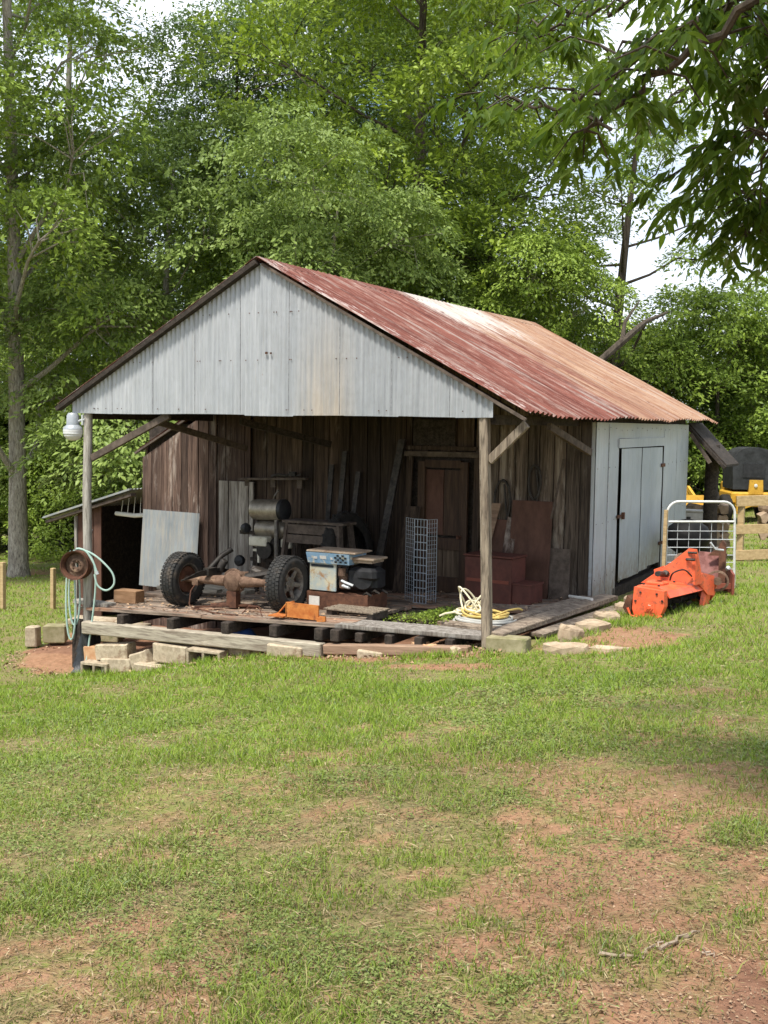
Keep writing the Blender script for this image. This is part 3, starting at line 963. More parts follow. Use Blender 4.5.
# weathered slab boards along the front on the right
mb = MB(); n = 20
mb.bar((-1.78, .14, .005), (-.02, .16, .055), .40, .045, bevel=.006, jit=.004)
shed.part('edge_slab', mb, M['board_grey'])
mb = MB(); mb.bar((-.85, .72, .02), (.02, .58, .055), .16, .05, bevel=.006); mb.bar((-.1, .5, .06), (.12, 1.38, .09), .2, .04, bevel=.006)
shed.part('edge_slab', mb, M['floor'])
for a, b, w, h in (((.12, -.02, .10), (.47, 2.74, .165), .22, .06), ((.36, .55, .03), (.66, 2.45, .08), .15, .05), ((-.04, .8, .12), (.21, 2.62, .15), .15, .04), ((-.62, .42, .075), (.1, .30, .10), .15, .045)):
    mb = MB(); mb.bar(a, b, w, h, bevel=.008, jit=.006)
    shed.part('edge_board', mb, M['plank_grey'])

# loose boards and lamp on the porch ------------------------------------------------------------------------------------
lamp = Thing('yard_lamp', 'white security lamp with ribbed diffuser hung beside the top of the left porch post', 'lamp', (-5.67, -.06, 2.0))
mb = MB(); mb.lathe([(0, .30), (.055, .30), (.075, .27), (.08, .16), (.115, .13), (.12, .11)], n=20); lamp.part('housing', mb, M['lamp_body'], True)
mb = MB(); mb.lathe([(.118, .11), (.123, .09), (.118, .075), (.122, .06), (.112, .045), (.112, .03), (.095, .015), (.085, 0), (.05, -.02), (0, -.025)], n=20); lamp.part('diffuser', mb, M['lamp_glass'], True)
mb = MB(); mb.tube([(.06, .02, .2), (.12, .035, .22), (.16, .04, .22)], .016, 8); mb.box((.135, .04, .22), (.02, .05, .12)); lamp.part('bracket', mb, M['wire'])
lamp.o.scale = (1.02, 1.02, 1.08)

# ------------------------------------------------------------------ lean-to on the left side
lt = Thing('lean_to', 'low board lean-to with pale tin roof and a black open front beside the shed', 'lean-to', (-7.5, 2.62, -.95))


def ltz(x):
    return 1.17 + (x + 6.95) * .29


def f_lt(u, t, e0, e1):
    y = 2.45 + u
    x = -6.96 + (-8.85 + 6.96) * t
    return (x, y, ltz(x) + .03), (-.28, 0, .96)


lt.part('roof', corrugated(f_lt, 4, 3.9, seed=9), M['sheet'], True, world=True)
mb = MB(); mb.bar((-6.98, 2.52, ltz(-6.98) - .05), (-8.78, 2.52, ltz(-8.78) - .04), .04, .12, (0, 1, 0)); lt.part('fascia', mb, M['brace'], world=True)
mb = MB(); mb.bar((-8.8, 2.44, ltz(-8.8) + .035), (-6.98, 2.44, ltz(-6.98) + .035), .03, .03, (0, 0, 1)); lt.part('roof_edge', mb, M['sheet'], world=True)
mb = board_run(-8.22, -7.72, lambda x: -1.0, lambda x: ltz(x) - .02, 2.62, .15, .22, 12); lt.part('front_wall', mb, M['plywood'], world=True)
mb = MB(); mb.bar((-8.24, 2.585, -1.0), (-8.24, 2.585, ltz(-8.24) - .08), .05, .03, (0, 1, 0)); lt.part('corner_trim', mb, M['board_grey'], world=True)
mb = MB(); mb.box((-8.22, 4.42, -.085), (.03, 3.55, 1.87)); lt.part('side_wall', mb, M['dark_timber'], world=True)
mb = board_run(-8.2, -6.96, lambda x: -1.0, lambda x: ltz(x) + .025, 6.2, .2, .3, 13); lt.part('rear_wall', mb, M['soot_and_shade'], world=True)  # wall coloured near black to carry the darkness inside the lean-to
mb = MB(); mb.box((-8.02, 2.585, .52), (.02, .012, .06)); mb.box((-7.9, 2.585, .5), (.02, .012, .03)); lt.part('latch', mb, M['wire'], world=True)
mb = MB(); mb.tube([(-7.55, 2.75, .78), (-7.2, 2.78, .76), (-6.98, 2.8, .78)], .035, 8)
for k in range(4):
    mb.tube([(-7.45 + k * .13, 2.76, .78), (-7.42 + k * .12, 2.78, 1.05)], .006, 5)
single('hanging_pole', mb, M['pipe'], 'pale pole slung on wires under the lean-to roof edge', 'pole', (-7.3, 2.75, .78), world=True)
for k, (x, y, zz0, nm) in enumerate(((-7.25, 3.6, -.9, 'rust_dark'),)):
    mb = MB(); mb.lathe([(0, 0), (.3, 0), (.3, .3), (.31, .31), (.3, .32), (.3, .6), (.31, .61), (.3, .62), (.3, .88), (.27, .88), (.26, .86), (0, .86)], (0, 0, 0), n=24)
    b = Thing('steel_drum', 'dark steel drum standing in the shade of the lean-to', 'drum', (x, y, gh(x, y)))
    b.part('body', mb, M[nm], True)

# rear lean-to on the right
rl = Thing('rear_lean_to', 'dark open lean-to with a thick black post at the back corner of the shed', 'lean-to', (.9, 8.2, .12))
mb = MB(); mb.prism([(.20, 7.5, 2.34), (.82, 7.5, 1.68), (.82, 7.5, 1.645), (.20, 7.5, 2.30)], (0, .95, 0)); rl.part('roof', mb, M['dark_timber'], world=True)
mb = MB(); mb.bar((.2, 7.48, 2.27), (.80, 7.48, 1.63), .05, .09, (0, 1, 0)); rl.part('rafter', mb, M['dark_timber'], world=True)
mb = MB(); mb.bar((.26, 7.43, 2.16), (.58, 7.43, 1.70), .05, .08, (0, 1, 0)); rl.part('brace', mb, M['brace'], world=True)
for yy in (8.05,):
    mb = MB(); mb.tube([(.48, yy, 0), (.47, yy, .9), (.48, yy, 1.98)], [.125, .115, .11], 10); rl.part('post', mb, M['dark_timber'], True, world=True)

# ================================================================== things on the porch
def tyre_profile(Ro, Ri, w):
    h = w / 2
    return [(Ri, -h * .80), (Ri + .02, -h * .92), ((Ro + Ri) / 2, -h * 1.0), (Ro - .045, -h * .97), (Ro - .016, -h * .82), (Ro - .004, -h * .6), (Ro, 0),
            (Ro - .004, h * .6), (Ro - .016, h * .82), (Ro - .045, h * .97), ((Ro + Ri) / 2, h), (Ri + .02, h * .92), (Ri, h * .80)]


def tread(mb, Ro, w, c, ax, n=44):
    ax = Vector(ax).normalized(); a = ax.orthogonal().normalized(); b = ax.cross(a)
    for k in range(n):
        for r, (o, ww) in enumerate(((-.33, .19), (-.11, .17), (.11, .17), (.33, .19))):
            th = 2 * math.pi * (k + .5 * (r % 2)) / n
            d = a * math.cos(th) + b * math.sin(th)
            t = b * math.cos(th) - a * math.sin(th)
            Mx = Matrix((ax, t, d)).transposed()
            mb.box(Vector(c) + ax * (o * w) + d * (Ro + .001), (ww * w, 2 * math.pi * Ro / n * .72, .008), Mx)


def wheel(th, c, face, name='wheel'):
    """road wheel on the axle: tyre with alloy rim whose outer face looks along `face` (local)"""
    Ro, Ri, w = .335, .2, .215
    f = Vector(face)
    mb = MB(); mb.lathe(tyre_profile(Ro, Ri, w), c, f, 40); tread(mb, Ro, w, c, f)
    ty = th.part(name, mb, M['rubber'], True)
    c = Vector(c)
    mb = MB(); mb.lathe([(Ri + .005, -.09), (Ri - .01, -.085), (Ri - .03, -.02), (Ri - .03, .05), (Ri - .008, .085), (Ri + .006, .09)], c, f, 36)
    th.part('rim', mb, M['rim'], True, parent=ty)
    mb = MB(); mb.lathe([(0, .055), (.05, .055), (.055, .045), (.085, .04), (.09, .03), (.09, .02), (0, .02)], c, f, 24)
    a = f.orthogonal().normalized(); b = f.cross(a)
    for k in range(5):
        t = 2 * math.pi * k / 5 + .3
        d = a * math.cos(t) + b * math.sin(t)
        mb.bar(c + d * .07 + f * .035, c + d * (Ri - .02) + f * .055, .06, .03, f, bevel=.008)
        mb.lathe([(.008, .04), (.008, .055), (0, .056)], c + (a * math.cos(t + .63) + b * math.sin(t + .63)) * .06, f, 6)
    th.part('spokes', mb, M['rim'], False, parent=ty)
    mb = MB(); mb.lathe([(0, -.05), (.16, -.05), (.165, -.07), (.165, -.0), (0, .0)], c, f, 24)
    th.part('brake_drum', mb, M['rust_dark'], True, parent=ty)


ax = Thing('truck_axle', 'rusty truck axle with two black tyres standing at the front of the porch deck', 'axle', (-3.58, .50, dk(-3.58) + .005), math.atan(.045) * 0)
zc = .34
wheel(ax, (-.78, .0, zc - .035), (-1, 0, 0))
wheel(ax, (.80, 0, zc + .03), (1, 0, 0))
mb = MB(); mb.tube([(-.74, 0, zc - .03), (-.45, 0, zc - .02), (-.1, 0, zc - .005)], [.04, .045, .075], 12); ax.part('axle_tube', mb, M['rust'], True)
mb = MB(); mb.tube([(.1, 0, zc), (.45, 0, zc + .01), (.72, 0, zc + .03)], [.075, .045, .04], 12)
ax.part('axle_tube', mb, M['rust'], True)
for sx, dz_ in ((-.55, -.06), (.55, -.04)):
    mb = MB(); mb.box((sx, 0, zc + dz_), (.09, .12, .06)); ax.part('spring_pad', mb, M['rust'])
mb = MB(); mb.lathe([(0, -.10), (.06, -.098), (.11, -.08), (.135, -.03), (.14, 0), (.13, .05), (.09, .14), (.065, .24), (.05, .3), (0, .3)], (0.02, 0, zc), (0, 1, .12), 20)
mb.lathe([(.14, -.02), (.158, -.018), (.158, .012), (.14, .014)], (.02, -.0, zc), (0, 1, .12), 20)
for k in range(10):
    t = k * .628
    mb.box((.02 + .147 * math.cos(t), -.025, zc + .147 * math.sin(t)), (.02, .02, .02))
ax.part('differential', mb, M['rust'], True)
mb = MB()
for k in range(5):
    mb.tube([(-.36, -.55 + k * .06, zc + .02 + k * .012 + .02), (-.36, -.2, zc + .06 + k * .012), (-.36, .2, zc + .06 + k * .012), (-.36, .6 - k * .07, zc + .04 + k * .01)], .011, 6)
mb.box((-.36, 0, zc + .09), (.09, .16, .09)); mb.tube([(-.52, .1, zc + .03), (-.40, .3, zc + .26), (-.3, .38, zc + .34)], .035, 10)
mb.lathe([(.045, 0), (.05, .02), (.05, .2), (.04, .22), (0, .22)], (-.42, .22, zc + .02), (.4, .1, .75), 14)
ax.part('leaf_spring', mb, M['grease'], True)
mb = MB(); mb.box((.02, -.02, zc - .22), (.14, .1, .2)); mb.tube([(-.3, -.05, .02), (-.05, .0, .05), (.3, .1, .03)], .025, 8); mb.bar((-.4, -.25, .015), (.18, .05, .05), .05, .02)
ax.part('support_stand', mb, M['rust_dark'])
mb = MB(); mb.tube([(-.55, -.05, zc - .08), (-.5, -.2, .2), (-.46, -.28, .05), (-.4, -.3, .012), (.1, -.45, .012), (.5, -.38, .012), (.75, -.3, .02)], .008, 6)
mb.tube([(.35, -.3, .012), (.42, -.25, .1), (.6, -.3, .12), (.72, -.4, .012)], .007, 6); ax.part('brake_line', mb, M['rust_dark'], True)
mb = MB(); mb.tube([(.15, .05, zc + .05), (.4, .15, zc + .10), (.5, .25, zc + .14)], .05, 8); mb.box((.30, .2, zc + .06), (.3, .2, .16), Matrix.Rotation(.3, 3, 'Y'), .03); mb.lathe([(.0, 0), (.07, 0), (.08, .06), (.05, .12), (0, .12)], (.12, .25, zc + .05), (.3, .2, 1), 12)
ax.part('drive_parts', mb, M['grease'])

# old engine / compressor with a tarnished tank
eg = Thing('tank_compressor', 'tarnished compressor with a cylinder tank on a dark stand against the board wall', 'compressor', (-4.06, 1.95, dk(-4.25)))
zt = 1.14
mb = MB(); mb.lathe([(0, -.28), (.10, -.275), (.135, -.25), (.142, -.2), (.142, .2), (.142, .22)], (0, 0, zt), (1, 0, .03), 24); t_ = eg.part('tank', mb, M['tank'], True)
mb = MB(); mb.lathe([(.146, .2), (.15, .22), (.147, .26), (.12, .275), (0, .28)], (0, 0, zt), (1, 0, .03), 24); eg.part('tank_end', mb, M['black'], True, parent=t_)
mb = MB(); mb.lathe([(0, -.26), (.09, -.255), (.12, -.23), (.125, .2), (.10, .24), (0, .245)], (.02, .06, zt - .27), (1, 0, 0), 22); eg.part('lower_tank', mb, M['tank'], True)
mb = MB(); mb.box((-.1, -.06, zt - .43), (.3, .16, .13), None, .015); eg.part('cream_box', mb, M['cream'])
mb = MB(); mb.box((.30, .02, zt - .44), (.16, .16, .13), None, .015); eg.part('cream_box', mb, M['cream'])
mb = MB(); mb.bar((-.1, -.1, zt - .56), (-.1, -.1, zt - .72), .03, .03); mb.bar((-.19, -.1, zt - .55), (.02, -.1, zt - .55), .03, .03); eg.part('lever', mb, M['cream'])
mb = MB(); mb.bar((-.48, 0, zt - .33), (.5, 0, zt - .33), .05, .05)
for xx in (-.22, .12, .40):
    mb.bar((xx, .02, 0), (xx, .02, zt - .12), .05, .05, (0, 1, 0)); mb.bar((xx, .3, 0), (xx, .3, zt - .3), .05, .05, (0, 1, 0))
mb.bar((-.3, 0, .45), (.4, 0, .45), .05, .05); eg.part('stand', mb, M['dark_timber'])
mb = MB(); mb.tube([(.20, -.12, .2), (.20, -.12, zt - .12)], .03, 10); eg.part('pipe', mb, M['rim'], True)
mb = MB(); mb.lathe([(0, 0), (.06, .01), (.075, .05), (.06, .1), (0, .11)], (-.42, -.02, zt - .27), (1, -.3, 0), 14); eg.part('knob', mb, M['black'], True)
mb = MB(); mb.lathe([(0, 0), (.07, .01), (.08, .05), (.06, .1), (0, .11)], (-.44, -.05, .42), (.3, -1, .1), 14); eg.part('knob', mb, M['black'], True)
mb = MB(); mb.tube([(.06, 0, zt + .13), (.1, -.02, zt + .2), (.16, -.02, zt + .27)], .012, 6); eg.part('filler_neck', mb, M['rim'])
mb = MB(); mb.box((.0, .1, .60), (.4, .3, .28), None, .03); mb.lathe([(0, 0), (.12, 0), (.12, .06), (0, .06)], (.0, -.07, .6), (0, -1, 0), 18); eg.part('motor', mb, M['grease'])

# grey wooden sawhorse bench
bn = Thing('wooden_bench', 'dark weathered bench with splayed legs and deep board apron behind the right tyre', 'bench', (-3.20, 1.85, dk(-3.35) - .0))
bn.o.scale = (.93, 1, .93)
mb = MB(); mb.box((0, 0, 1.06), (1.02, .34, .035), None, .004); bn.part('seat', mb, M['brace'])
for zz_, hh in ((.96, .13), (.82, .12)):
    mb = MB(); mb.box((0, -.16, zz_), (.86, .03, hh), None, .004); bn.part('apron', mb, M['brace'])
for sx in (-1, 1):
    for sy in (-1, 1):
        mb = MB(); mb.bar((sx * .54, sy * .2, 0), (sx * .42, sy * .13, 1.045), .10, .04, (1, 0, 0)); bn.part('leg', mb, M['brace'])

# tractor tyre against the wall
tt = MB(); tt.lathe(tyre_profile(.54, .36, .17), (0, 0, 0), (.985, -.02, .14), 44)
A_ = Vector((.985, -.02, .14)).normalized()
for k in range(26):
    a = A_.orthogonal().normalized(); b = A_.cross(a); t = 2 * math.pi * k / 26
    d = a * math.cos(t) + b * math.sin(t)
    for s in (-1, 1):
        tt.bar(d * .54 + A_ * (.005 * s), d * .525 + A_ * (.075 * s) + (b * math.cos(t) - a * math.sin(t)) * .07 * s, .03, .03, d)
tyr = single('tractor_tyre', tt, M['old_rubber'], 'big dark tractor tyre stood on edge behind the generator', 'tyre', (-2.88, 2.08, dk(-2.8) + .56), True)

# generator on its steel skid
gn = Thing('generator', 'portable generator with rusty blue panel and black engine on a brown steel skid box', 'generator', (-2.24, .98, dk(-2.36) + .0), .02)
gn.o.scale = (.97, 1, .93)
mb = MB()
mb.box((0, -.24, .125), (.86, .012, .23)); mb.box((0, .24, .125), (.86, .012, .23)); mb.box((-.425, 0, .125), (.012, .47, .23)); mb.box((.425, 0, .125), (.012, .47, .23)); mb.box((0, 0, .02), (.84, .46, .02)); mb.box((0, 0, .225), (.84, .46, .012))
sk = gn.part('skid_box', mb, M['rust_dark'])
mb = MB(); mb.box((-.32, -.25, .12), (.15, .004, .12)); gn.part('label_plate', mb, M['pale_plate'], parent=sk)
mb = MB(); mb.box((-.23, -.19, .43), (.38, .03, .36), None, .006); mb.box((-.40, .02, .43), (.03, .36, .34)); gp = gn.part('front_panel', mb, M['gen_front'])
mb = MB(); mb.box((-.235, -.207, .575), (.32, .012, .03), None, .004); gn.part('vent_slot', mb, M['checker'], parent=gp)
mb = MB()
mb.hexa([(-.43, -.23, .61), (.16, -.23, .61), (.16, .16, .61), (-.43, .16, .61), (-.44, -.26, .745), (.17, -.26, .745), (.17, .18, .745), (-.44, .18, .745)])
cp = gn.part('control_panel', mb, M['gen_blue'])
mb = MB()
for i in range(5):
    for j in range(4):
        if (i + j) % 2 == 0:
            mb.box((-.02 + i * .035, -.250 - .0045 * j, .642 + j * .028), (.03, .006, .024), Matrix.Rotation(.2, 3, 'X'))
gn.part('vent_pattern', mb, M['checker'], parent=cp)
mb = MB(); mb.box((-.2, -.247, .69), (.09, .006, .045), Matrix.Rotation(.2, 3, 'X')); mb.box((-.31, -.247, .68), (.05, .006, .03), Matrix.Rotation(.2, 3, 'X')); mb.box((-.08, -.247, .68), (.03, .006, .03), Matrix.Rotation(.2, 3, 'X')); gn.part('dial_plate', mb, M['pale_plate'], parent=cp)
mb = MB(); mb.box((-.10, -.03, .762), (.70, .42, .022), None, .005); gn.part('lid', mb, M['gen_top'])
mb = MB(); mb.box((.30, 0, .69), (.34, .36, .03), None, .008); mb.box((.3, 0, .66), (.26, .3, .04)); gn.part('heat_shield', mb, M['gen_top'])
mb = MB(); mb.lathe([(0, -.16), (.09, -.16), (.13, -.13), (.15, -.08), (.15, .05), (.12, .12), (0, .12)], (.30, -.06, .43), (.15, -1, 0), 20)
mb.box((.26, .02, .43), (.42, .3, .3), None, .05); mb.box((.36, -.1, .5), (.28, .2, .16), None, .04)
en = gn.part('engine', mb, M['black'])
mb = MB(); mb.box((.10, -.195, .33), (.12, .06, .045), Matrix.Rotation(.2, 3, 'Y'), .015); gn.part('carburettor', mb, M['wire'], parent=en)
mb = MB(); mb.tube([(.04, -.2, .4), (.12, -.22, .38), (.2, -.2, .35)], .018, 8); gn.part('intake_pipe', mb, M['wire'], True, parent=en)
mb = MB(); mb.box((.02, -.1, .38), (.1, .12, .2), None, .02); mb.lathe([(0, 0), (.05, 0), (.05, .1), (0, .1)], (.02, -.16, .46), (0, 0, 1), 12); gn.part('alternator', mb, M['rust'])
for p in ((.41, -.1, .27), (.44, .05, .26), (.36, -.21, .25)):
    mb = MB(); mb.tube([p, (p[0] + .05, p[1] - .03, p[2] + .03), (p[0] + .1, p[1], p[2] - .01)], .016, 6); gn.part('fuel_line', mb, M['grease'])

# pallet board in front of the generator
pl = Thing('wooden_pallet', 'small grey wooden pallet on the deck edge below the generator skid', 'pallet', (-1.88, .62, dk(-2.0) - .02))
pl.o.scale = (1, .75, .9)
for yy in (-.22, -.02, .17):
    mb = MB(); mb.box((0, yy, .105), (.66, .15, .022), None, .003); pl.part('slat', mb, M['post'])
for xx in (-.27, .27):
    mb = MB(); mb.box((xx, -.01, .047), (.07, .5, .09)); pl.part('runner', mb, M['brace'])

# rusty channel
mb = MB(); mb.box((.0, 0, .095), (.44, .02, .17)); mb.box((0, .08, .02), (.44, .16, .018)); mb.box((-.215, .07, .09), (.018, .16, .165)); mb.prism([(-.22, .01, .18), (-.42, .12, .02), (-.42, .14, .02), (-.22, .05, .18)], (0, 0, -.018)); mb.box((-.33, .04, .012), (.2, .2, .014)); mb.bar((.2, 0, .02), (.3, .02, .03), .04, .05)
single('rusty_bracket', mb, M['rust_orange'], 'bright orange rusted steel bracket lying on the deck in front of the right tyre', 'bracket', (-2.28, .06, dk(-2.28) + .004))

# folded wire rack
rk = Thing('wire_rack', 'tall folded grey wire rack standing on the deck before the inner door', 'rack', (-1.71, 1.72, dk(-1.6)))
for nm, a, b, r in (('wing', (-.19, .12), (-.0, -.02), .0022), ('front', (0, -.02), (.19, -.05), .0042), ('wing', (.19, -.05), (.25, .1), .0025)):
    mb = MB(); a3, b3 = Vector((*a, 0)), Vector((*b, 0))
    nh = 11 if nm == 'front' else 20
    for k in range(nh + 1):
        z = 1.04 * k / nh
        mb.tube([a3 + Vector((0, 0, z)), b3 + Vector((0, 0, z))], r if nm != 'front' else .006, 5)
    nv = 5
    for k in range(nv):
        p = a3.lerp(b3, k / (nv - 1))
        mb.tube([p, p + Vector((0, 0, 1.04))], r if k % (nv - 1) else r * 1.5, 5)
    rk.part(nm + '_grid', mb, M['rack_wire'])

# red wooden step chest
ch = Thing('red_chest', 'faded red wooden box with one lower step on its right by the porch wall', 'chest', (-.80, 2.12, dk(-.86)), -.08)
ch.o.scale = (.80, .9, .97)
mb = MB(); mb.box((0, -.2, .29), (.80, .025, .58), None, .004); mb.box((0, .2, .29), (.8, .025, .58)); mb.box((-.39, 0, .29), (.025, .38, .58)); mb.box((.39, 0, .29), (.025, .38, .58)); ch.part('body', mb, M['red_paint'])
mb = MB(); mb.box((0, 0, .60), (.84, .46, .026), None, .006); ch.part('lid', mb, M['red_paint'])
mb = MB(); mb.box((.555, -.17, .135), (.3, .025, .27)); mb.box((.69, .02, .135), (.025, .36, .27)); mb.box((.55, .02, .275), (.32, .42, .024), None, .005); ch.part('step', mb, M['red_paint'])
mb = MB(); mb.bar((-.36, -.216, .29), (.36, -.216, .29), .01, .04); mb.bar((-.05, -.216, .1), (-.05, -.216, .5), .03, .01, (0, 1, 0)); ch.part('batten', mb, M['oxide_red'])

# sheets and boards leaning on the wall
def lean(name, x0, x1, h, y0, m, label, cat, x_shift=0.0, t=.02, topcut=0.0, group=None, zoff=0.0):
    xc = (x0 + x1) / 2
    z = dk(xc) + zoff
    ytop = YW - .05
    mb = MB()
    d = (Vector((x_shift, ytop - y0, h))).normalized()
    mb.hexa([(x0 - xc, 0, 0), (x1 - xc, 0, 0), (x1 - xc, t, 0), (x0 - xc, t, 0),
             (x0 - xc + x_shift, ytop - y0 - t, h), (x1 - xc + x_shift, ytop - y0 - t, h - topcut), (x1 - xc + x_shift, ytop - y0, h - topcut), (x0 - xc + x_shift, ytop - y0, h)])
    return single(name, mb, M[m], label, cat, (xc, y0, z), group=group)


mb = MB()
vs, fs = [], []
for i in range(57):
    for j in range(7):
        u, t = i / 56, j / 6
        vs.append((u * 1.09, .10 * t + .006 * math.sin(u * 2 * math.pi * 14), 1.16 * t - .01 * u))
for i in range(56):
    for j in range(6):
        a = i * 7 + j
        fs.append((a, a + 7, a + 8, a + 1))
mb.add(vs, fs)
single('tin_sheet', mb, M['sheet'], 'pale corrugated tin sheet leaning on the board wall left of the axle', 'sheet', (-6.86, 2.50, dk(-6.9) - .07), True)
ob = single('plank_shutter', board_run(-.31, .31, lambda x: 0.0, lambda x: 1.56, .0, .16, .21, 4), M['board_grey'], 'narrow silvery plank shutter standing against the brown board wall', 'shutter', (-5.12, YW - .05, dk(-5.1) - .06))
lean('leaning_board', -2.42, -2.2, 1.15, 2.45, 'board', 'short broad grey board leaning left of the wire rack', 'board', .1)
lean('leaning_post', -2.72, -2.62, 2.05, 2.35, 'grease', 'long dark slanting pole reaching up the wall left of the inner door', 'pole', .28, .05)
lean('hardboard_sheet', -.80, -.26, 1.22, 2.5, 'plywood', 'brown hardboard sheet leaning behind the red box', 'board')
lean('leaning_board', -1.12, -.80, .98, 2.46, 'plywood', 'wide dull board leaning behind the lid of the red box, left of the hardboard', 'board', .04)
lean('leaning_board', -.92, -.78, 1.02, 2.42, 'board_lit', 'slim pale plank leaning in front of the hardboard sheet', 'board', .06, topcut=.03)
lean('leaning_board', -1.3, -1.18, 1.2, 2.4, 'timber_red', 'reddish plank slanting behind the right porch post', 'board', .22)
lean('leaning_board', -.24, .02, .62, 2.5, 'brace', 'low dull board leaning at the right end of the porch wall', 'board', -.04)
for k, (x, h, s, lb) in enumerate(((-3.55, 1.72, .02, 'dark iron bar leaning on the wall above the bench, leftmost of three'), (-3.38, 1.9, .06, 'tallest dark iron bar leaning above the bench, middle of three'), (-3.2, 1.62, .10, 'dark iron bar leaning above the right end of the bench'))):
    lean('iron_bar', x, x + .07, h, 2.45, 'grease', lb, 'bar', s, .03, group='iron bars leaning above the bench')
mb = MB(); mb.bar((0, 0, 0), (1.16, 0, .045), .1, .03)
for k in range(3):
    mb.bar((.1 + k * .45, .05, -.1), (.1 + k * .45, .05, .02), .03, .08, (1, 0, 0))
single('wall_shelf', mb, M['brace'], 'narrow plank shelf fixed across the dark wall above the compressor tank', 'shelf', (-5.02, 2.58, 1.42))
mb = MB(); mb.tube([(0, 0, 0), (.1, 0, .03), (.25, 0, .02), (.34, 0, .05)], .02, 8); mb.box((.36, 0, .05), (.1, .05, .06)); mb.tube([(.42, .0, .02), (.5, 0, .05)], .012, 6)
single('hand_drill', mb, M['grease'], 'small dark hand tool lying on the wall shelf', 'tool', (-4.45, 2.56, 1.475))
for k, (x, z, ln, lb) in enumerate(((-.52, 1.75, .42, 'dark loop of chain hanging on the porch wall above the hardboard'), (-.95, 1.55, .55, 'dark strap hanging on the porch wall right of the right post'))):
    mb = MB()
    pts = [(math.sin(t * 6.28) * (.08 + .03 * k), 0, -ln / 2 + ln / 2 * math.cos(t * 6.28)) for t in np.linspace(0, .999, 17)]
    mb.tube(pts, .016, 6, closed=True); mb.tube([(0, .05, 0), (0, -.02, .0)], .01, 6)
    mb.tube([(.02, 0, -.05), (.06, 0, -ln * .8), (.03, 0, -ln * 1.15)], .014, 6)
    single('hanging_chain' if k == 0 else 'hanging_strap', mb, M['grease'], lb, 'chain' if k == 0 else 'strap', (x, YW - .04, z))
lean('thin_stick', -.33, -.305, 1.0, 2.6, 'brace', 'thin pale stick propped high on the right of the porch wall', 'stick', .18, .02, zoff=.75)

# coils
def coil(name, m, label, c, r0, r1, turns, rad, seed, z0=0.0, loose=0.0, tail=None):
    rnd = random.Random(seed)
    pts = []
    n = int(turns * 22)
    ph = rnd.uniform(0, 6)
    for i in range(n):
        t = i / 22
        k = int(t)
        r = r0 + (r1 - r0) * ((k * .618) % 1) + .03 * math.sin(i * .13 + ph)
        a = 2 * math.pi * t + ph
        cx, cy = .04 * math.sin(k * 2.1), .04 * math.cos(k * 1.3)
        lift = loose * max(0, math.sin(a * 1 + k * 1.7)) * (.5 + .5 * math.sin(k * 2.3))
        pts.append((cx + r * math.cos(a), cy + r * math.sin(a) * .9, z0 + rad + rad * 1.1 * (k % 4) + lift))
    if tail:
        pts += tail
    mb = MB(); mb.tube(pts, rad, 6)
    return single(name, mb, M[m], label, 'rope' if 'rope' in name else 'cable', c, True)


coil('cable_coil', 'hose_grey', 'grey white cable coil lying on the porch edge boards', (-.30, .72, .075), .24, .33, 9, .014, 1, tail=[(.32, -.1, .03), (.42, -.12, .02), (.46, -.25, .02)])
coil('rope_coil', 'rope_yellow', 'yellow rope coil laid on top of the grey cable', (-.33, .74, .115), .15, .27, 8, .012, 2, .0, .06, [(.2, .2, .08), (.3, .26, .1), (.33, .3, .08)])
coil('rope_loops', 'rope_cream', 'loose cream rope loops rising beside the right porch post', (-.50, .80, .15), .08, .17, 9, .011, 3, .0, .27, [(-.1, -.15, .03), (-.24, -.2, .0), (-.3, -.22, -.03)])
mb = MB(); mb.tube([(0, 0, 0), (.28, -.22, .025), (.54, -.42, .05)], .02, 10)
single('white_pipe', mb, M['pipe'], 'short white pipe lying at the right end of the deck by the tin wall', 'pipe', (-.13, 3.10 - .45, dk(.1) + .03), True)

# left end of the deck
def wood_block(x, y, d, m, label, rz=0.0, name='wood_block', cat='block', z=None, rx=0.0):
    mb = MB(); mb.box((0, 0, d[2] / 2), d, Matrix.Rotation(rx, 3, 'X'), .006, .004)
    o = single(name, mb, M[m], label, cat, (x, y, (dk(x) + .008) if z is None else z))
    o.rotation_euler.z = rz
    return o


wood_block(-5.24, .48, (.34, .2, .16), 'box_wood', 'reddish brown wooden block sitting on the left end of the deck', .1)
wood_block(-5.52, .14, (.62, .16, .05), 'post_grey', 'grey offcut plank jutting past the left porch post', -.05, 'loose_plank', 'plank')
wood_block(-4.95, 1.35, (.95, .16, .05), 'timber', 'pale loose plank on the deck behind the brown block', .12, 'loose_plank', 'plank', dk(-4.9) + .055)
wood_block(-4.6, 1.75, (.8, .22, .06), 'timber', 'short pale plank lying crosswise before the tin sheet', -.1, 'loose_plank', 'plank')
wood_block(-5.1, 1.1, (.7, .2, .045), 'floor', 'worn brown plank lying askew on the left half of the deck', .3, 'loose_plank', 'plank')
mb = MB(); mb.lathe([(0, 0), (.13, 0), (.14, .03), (.13, .06), (.13, .24), (.1, .3), (.05, .33), (.05, .36), (0, .36)], n=18)
bc = single('blue_jug', mb, M['blue_can'], 'dark blue jug lying in the gap under the deck', 'jug', (-3.35, .35, -.36), True); bc.rotation_euler = (1.45, 0, .9)

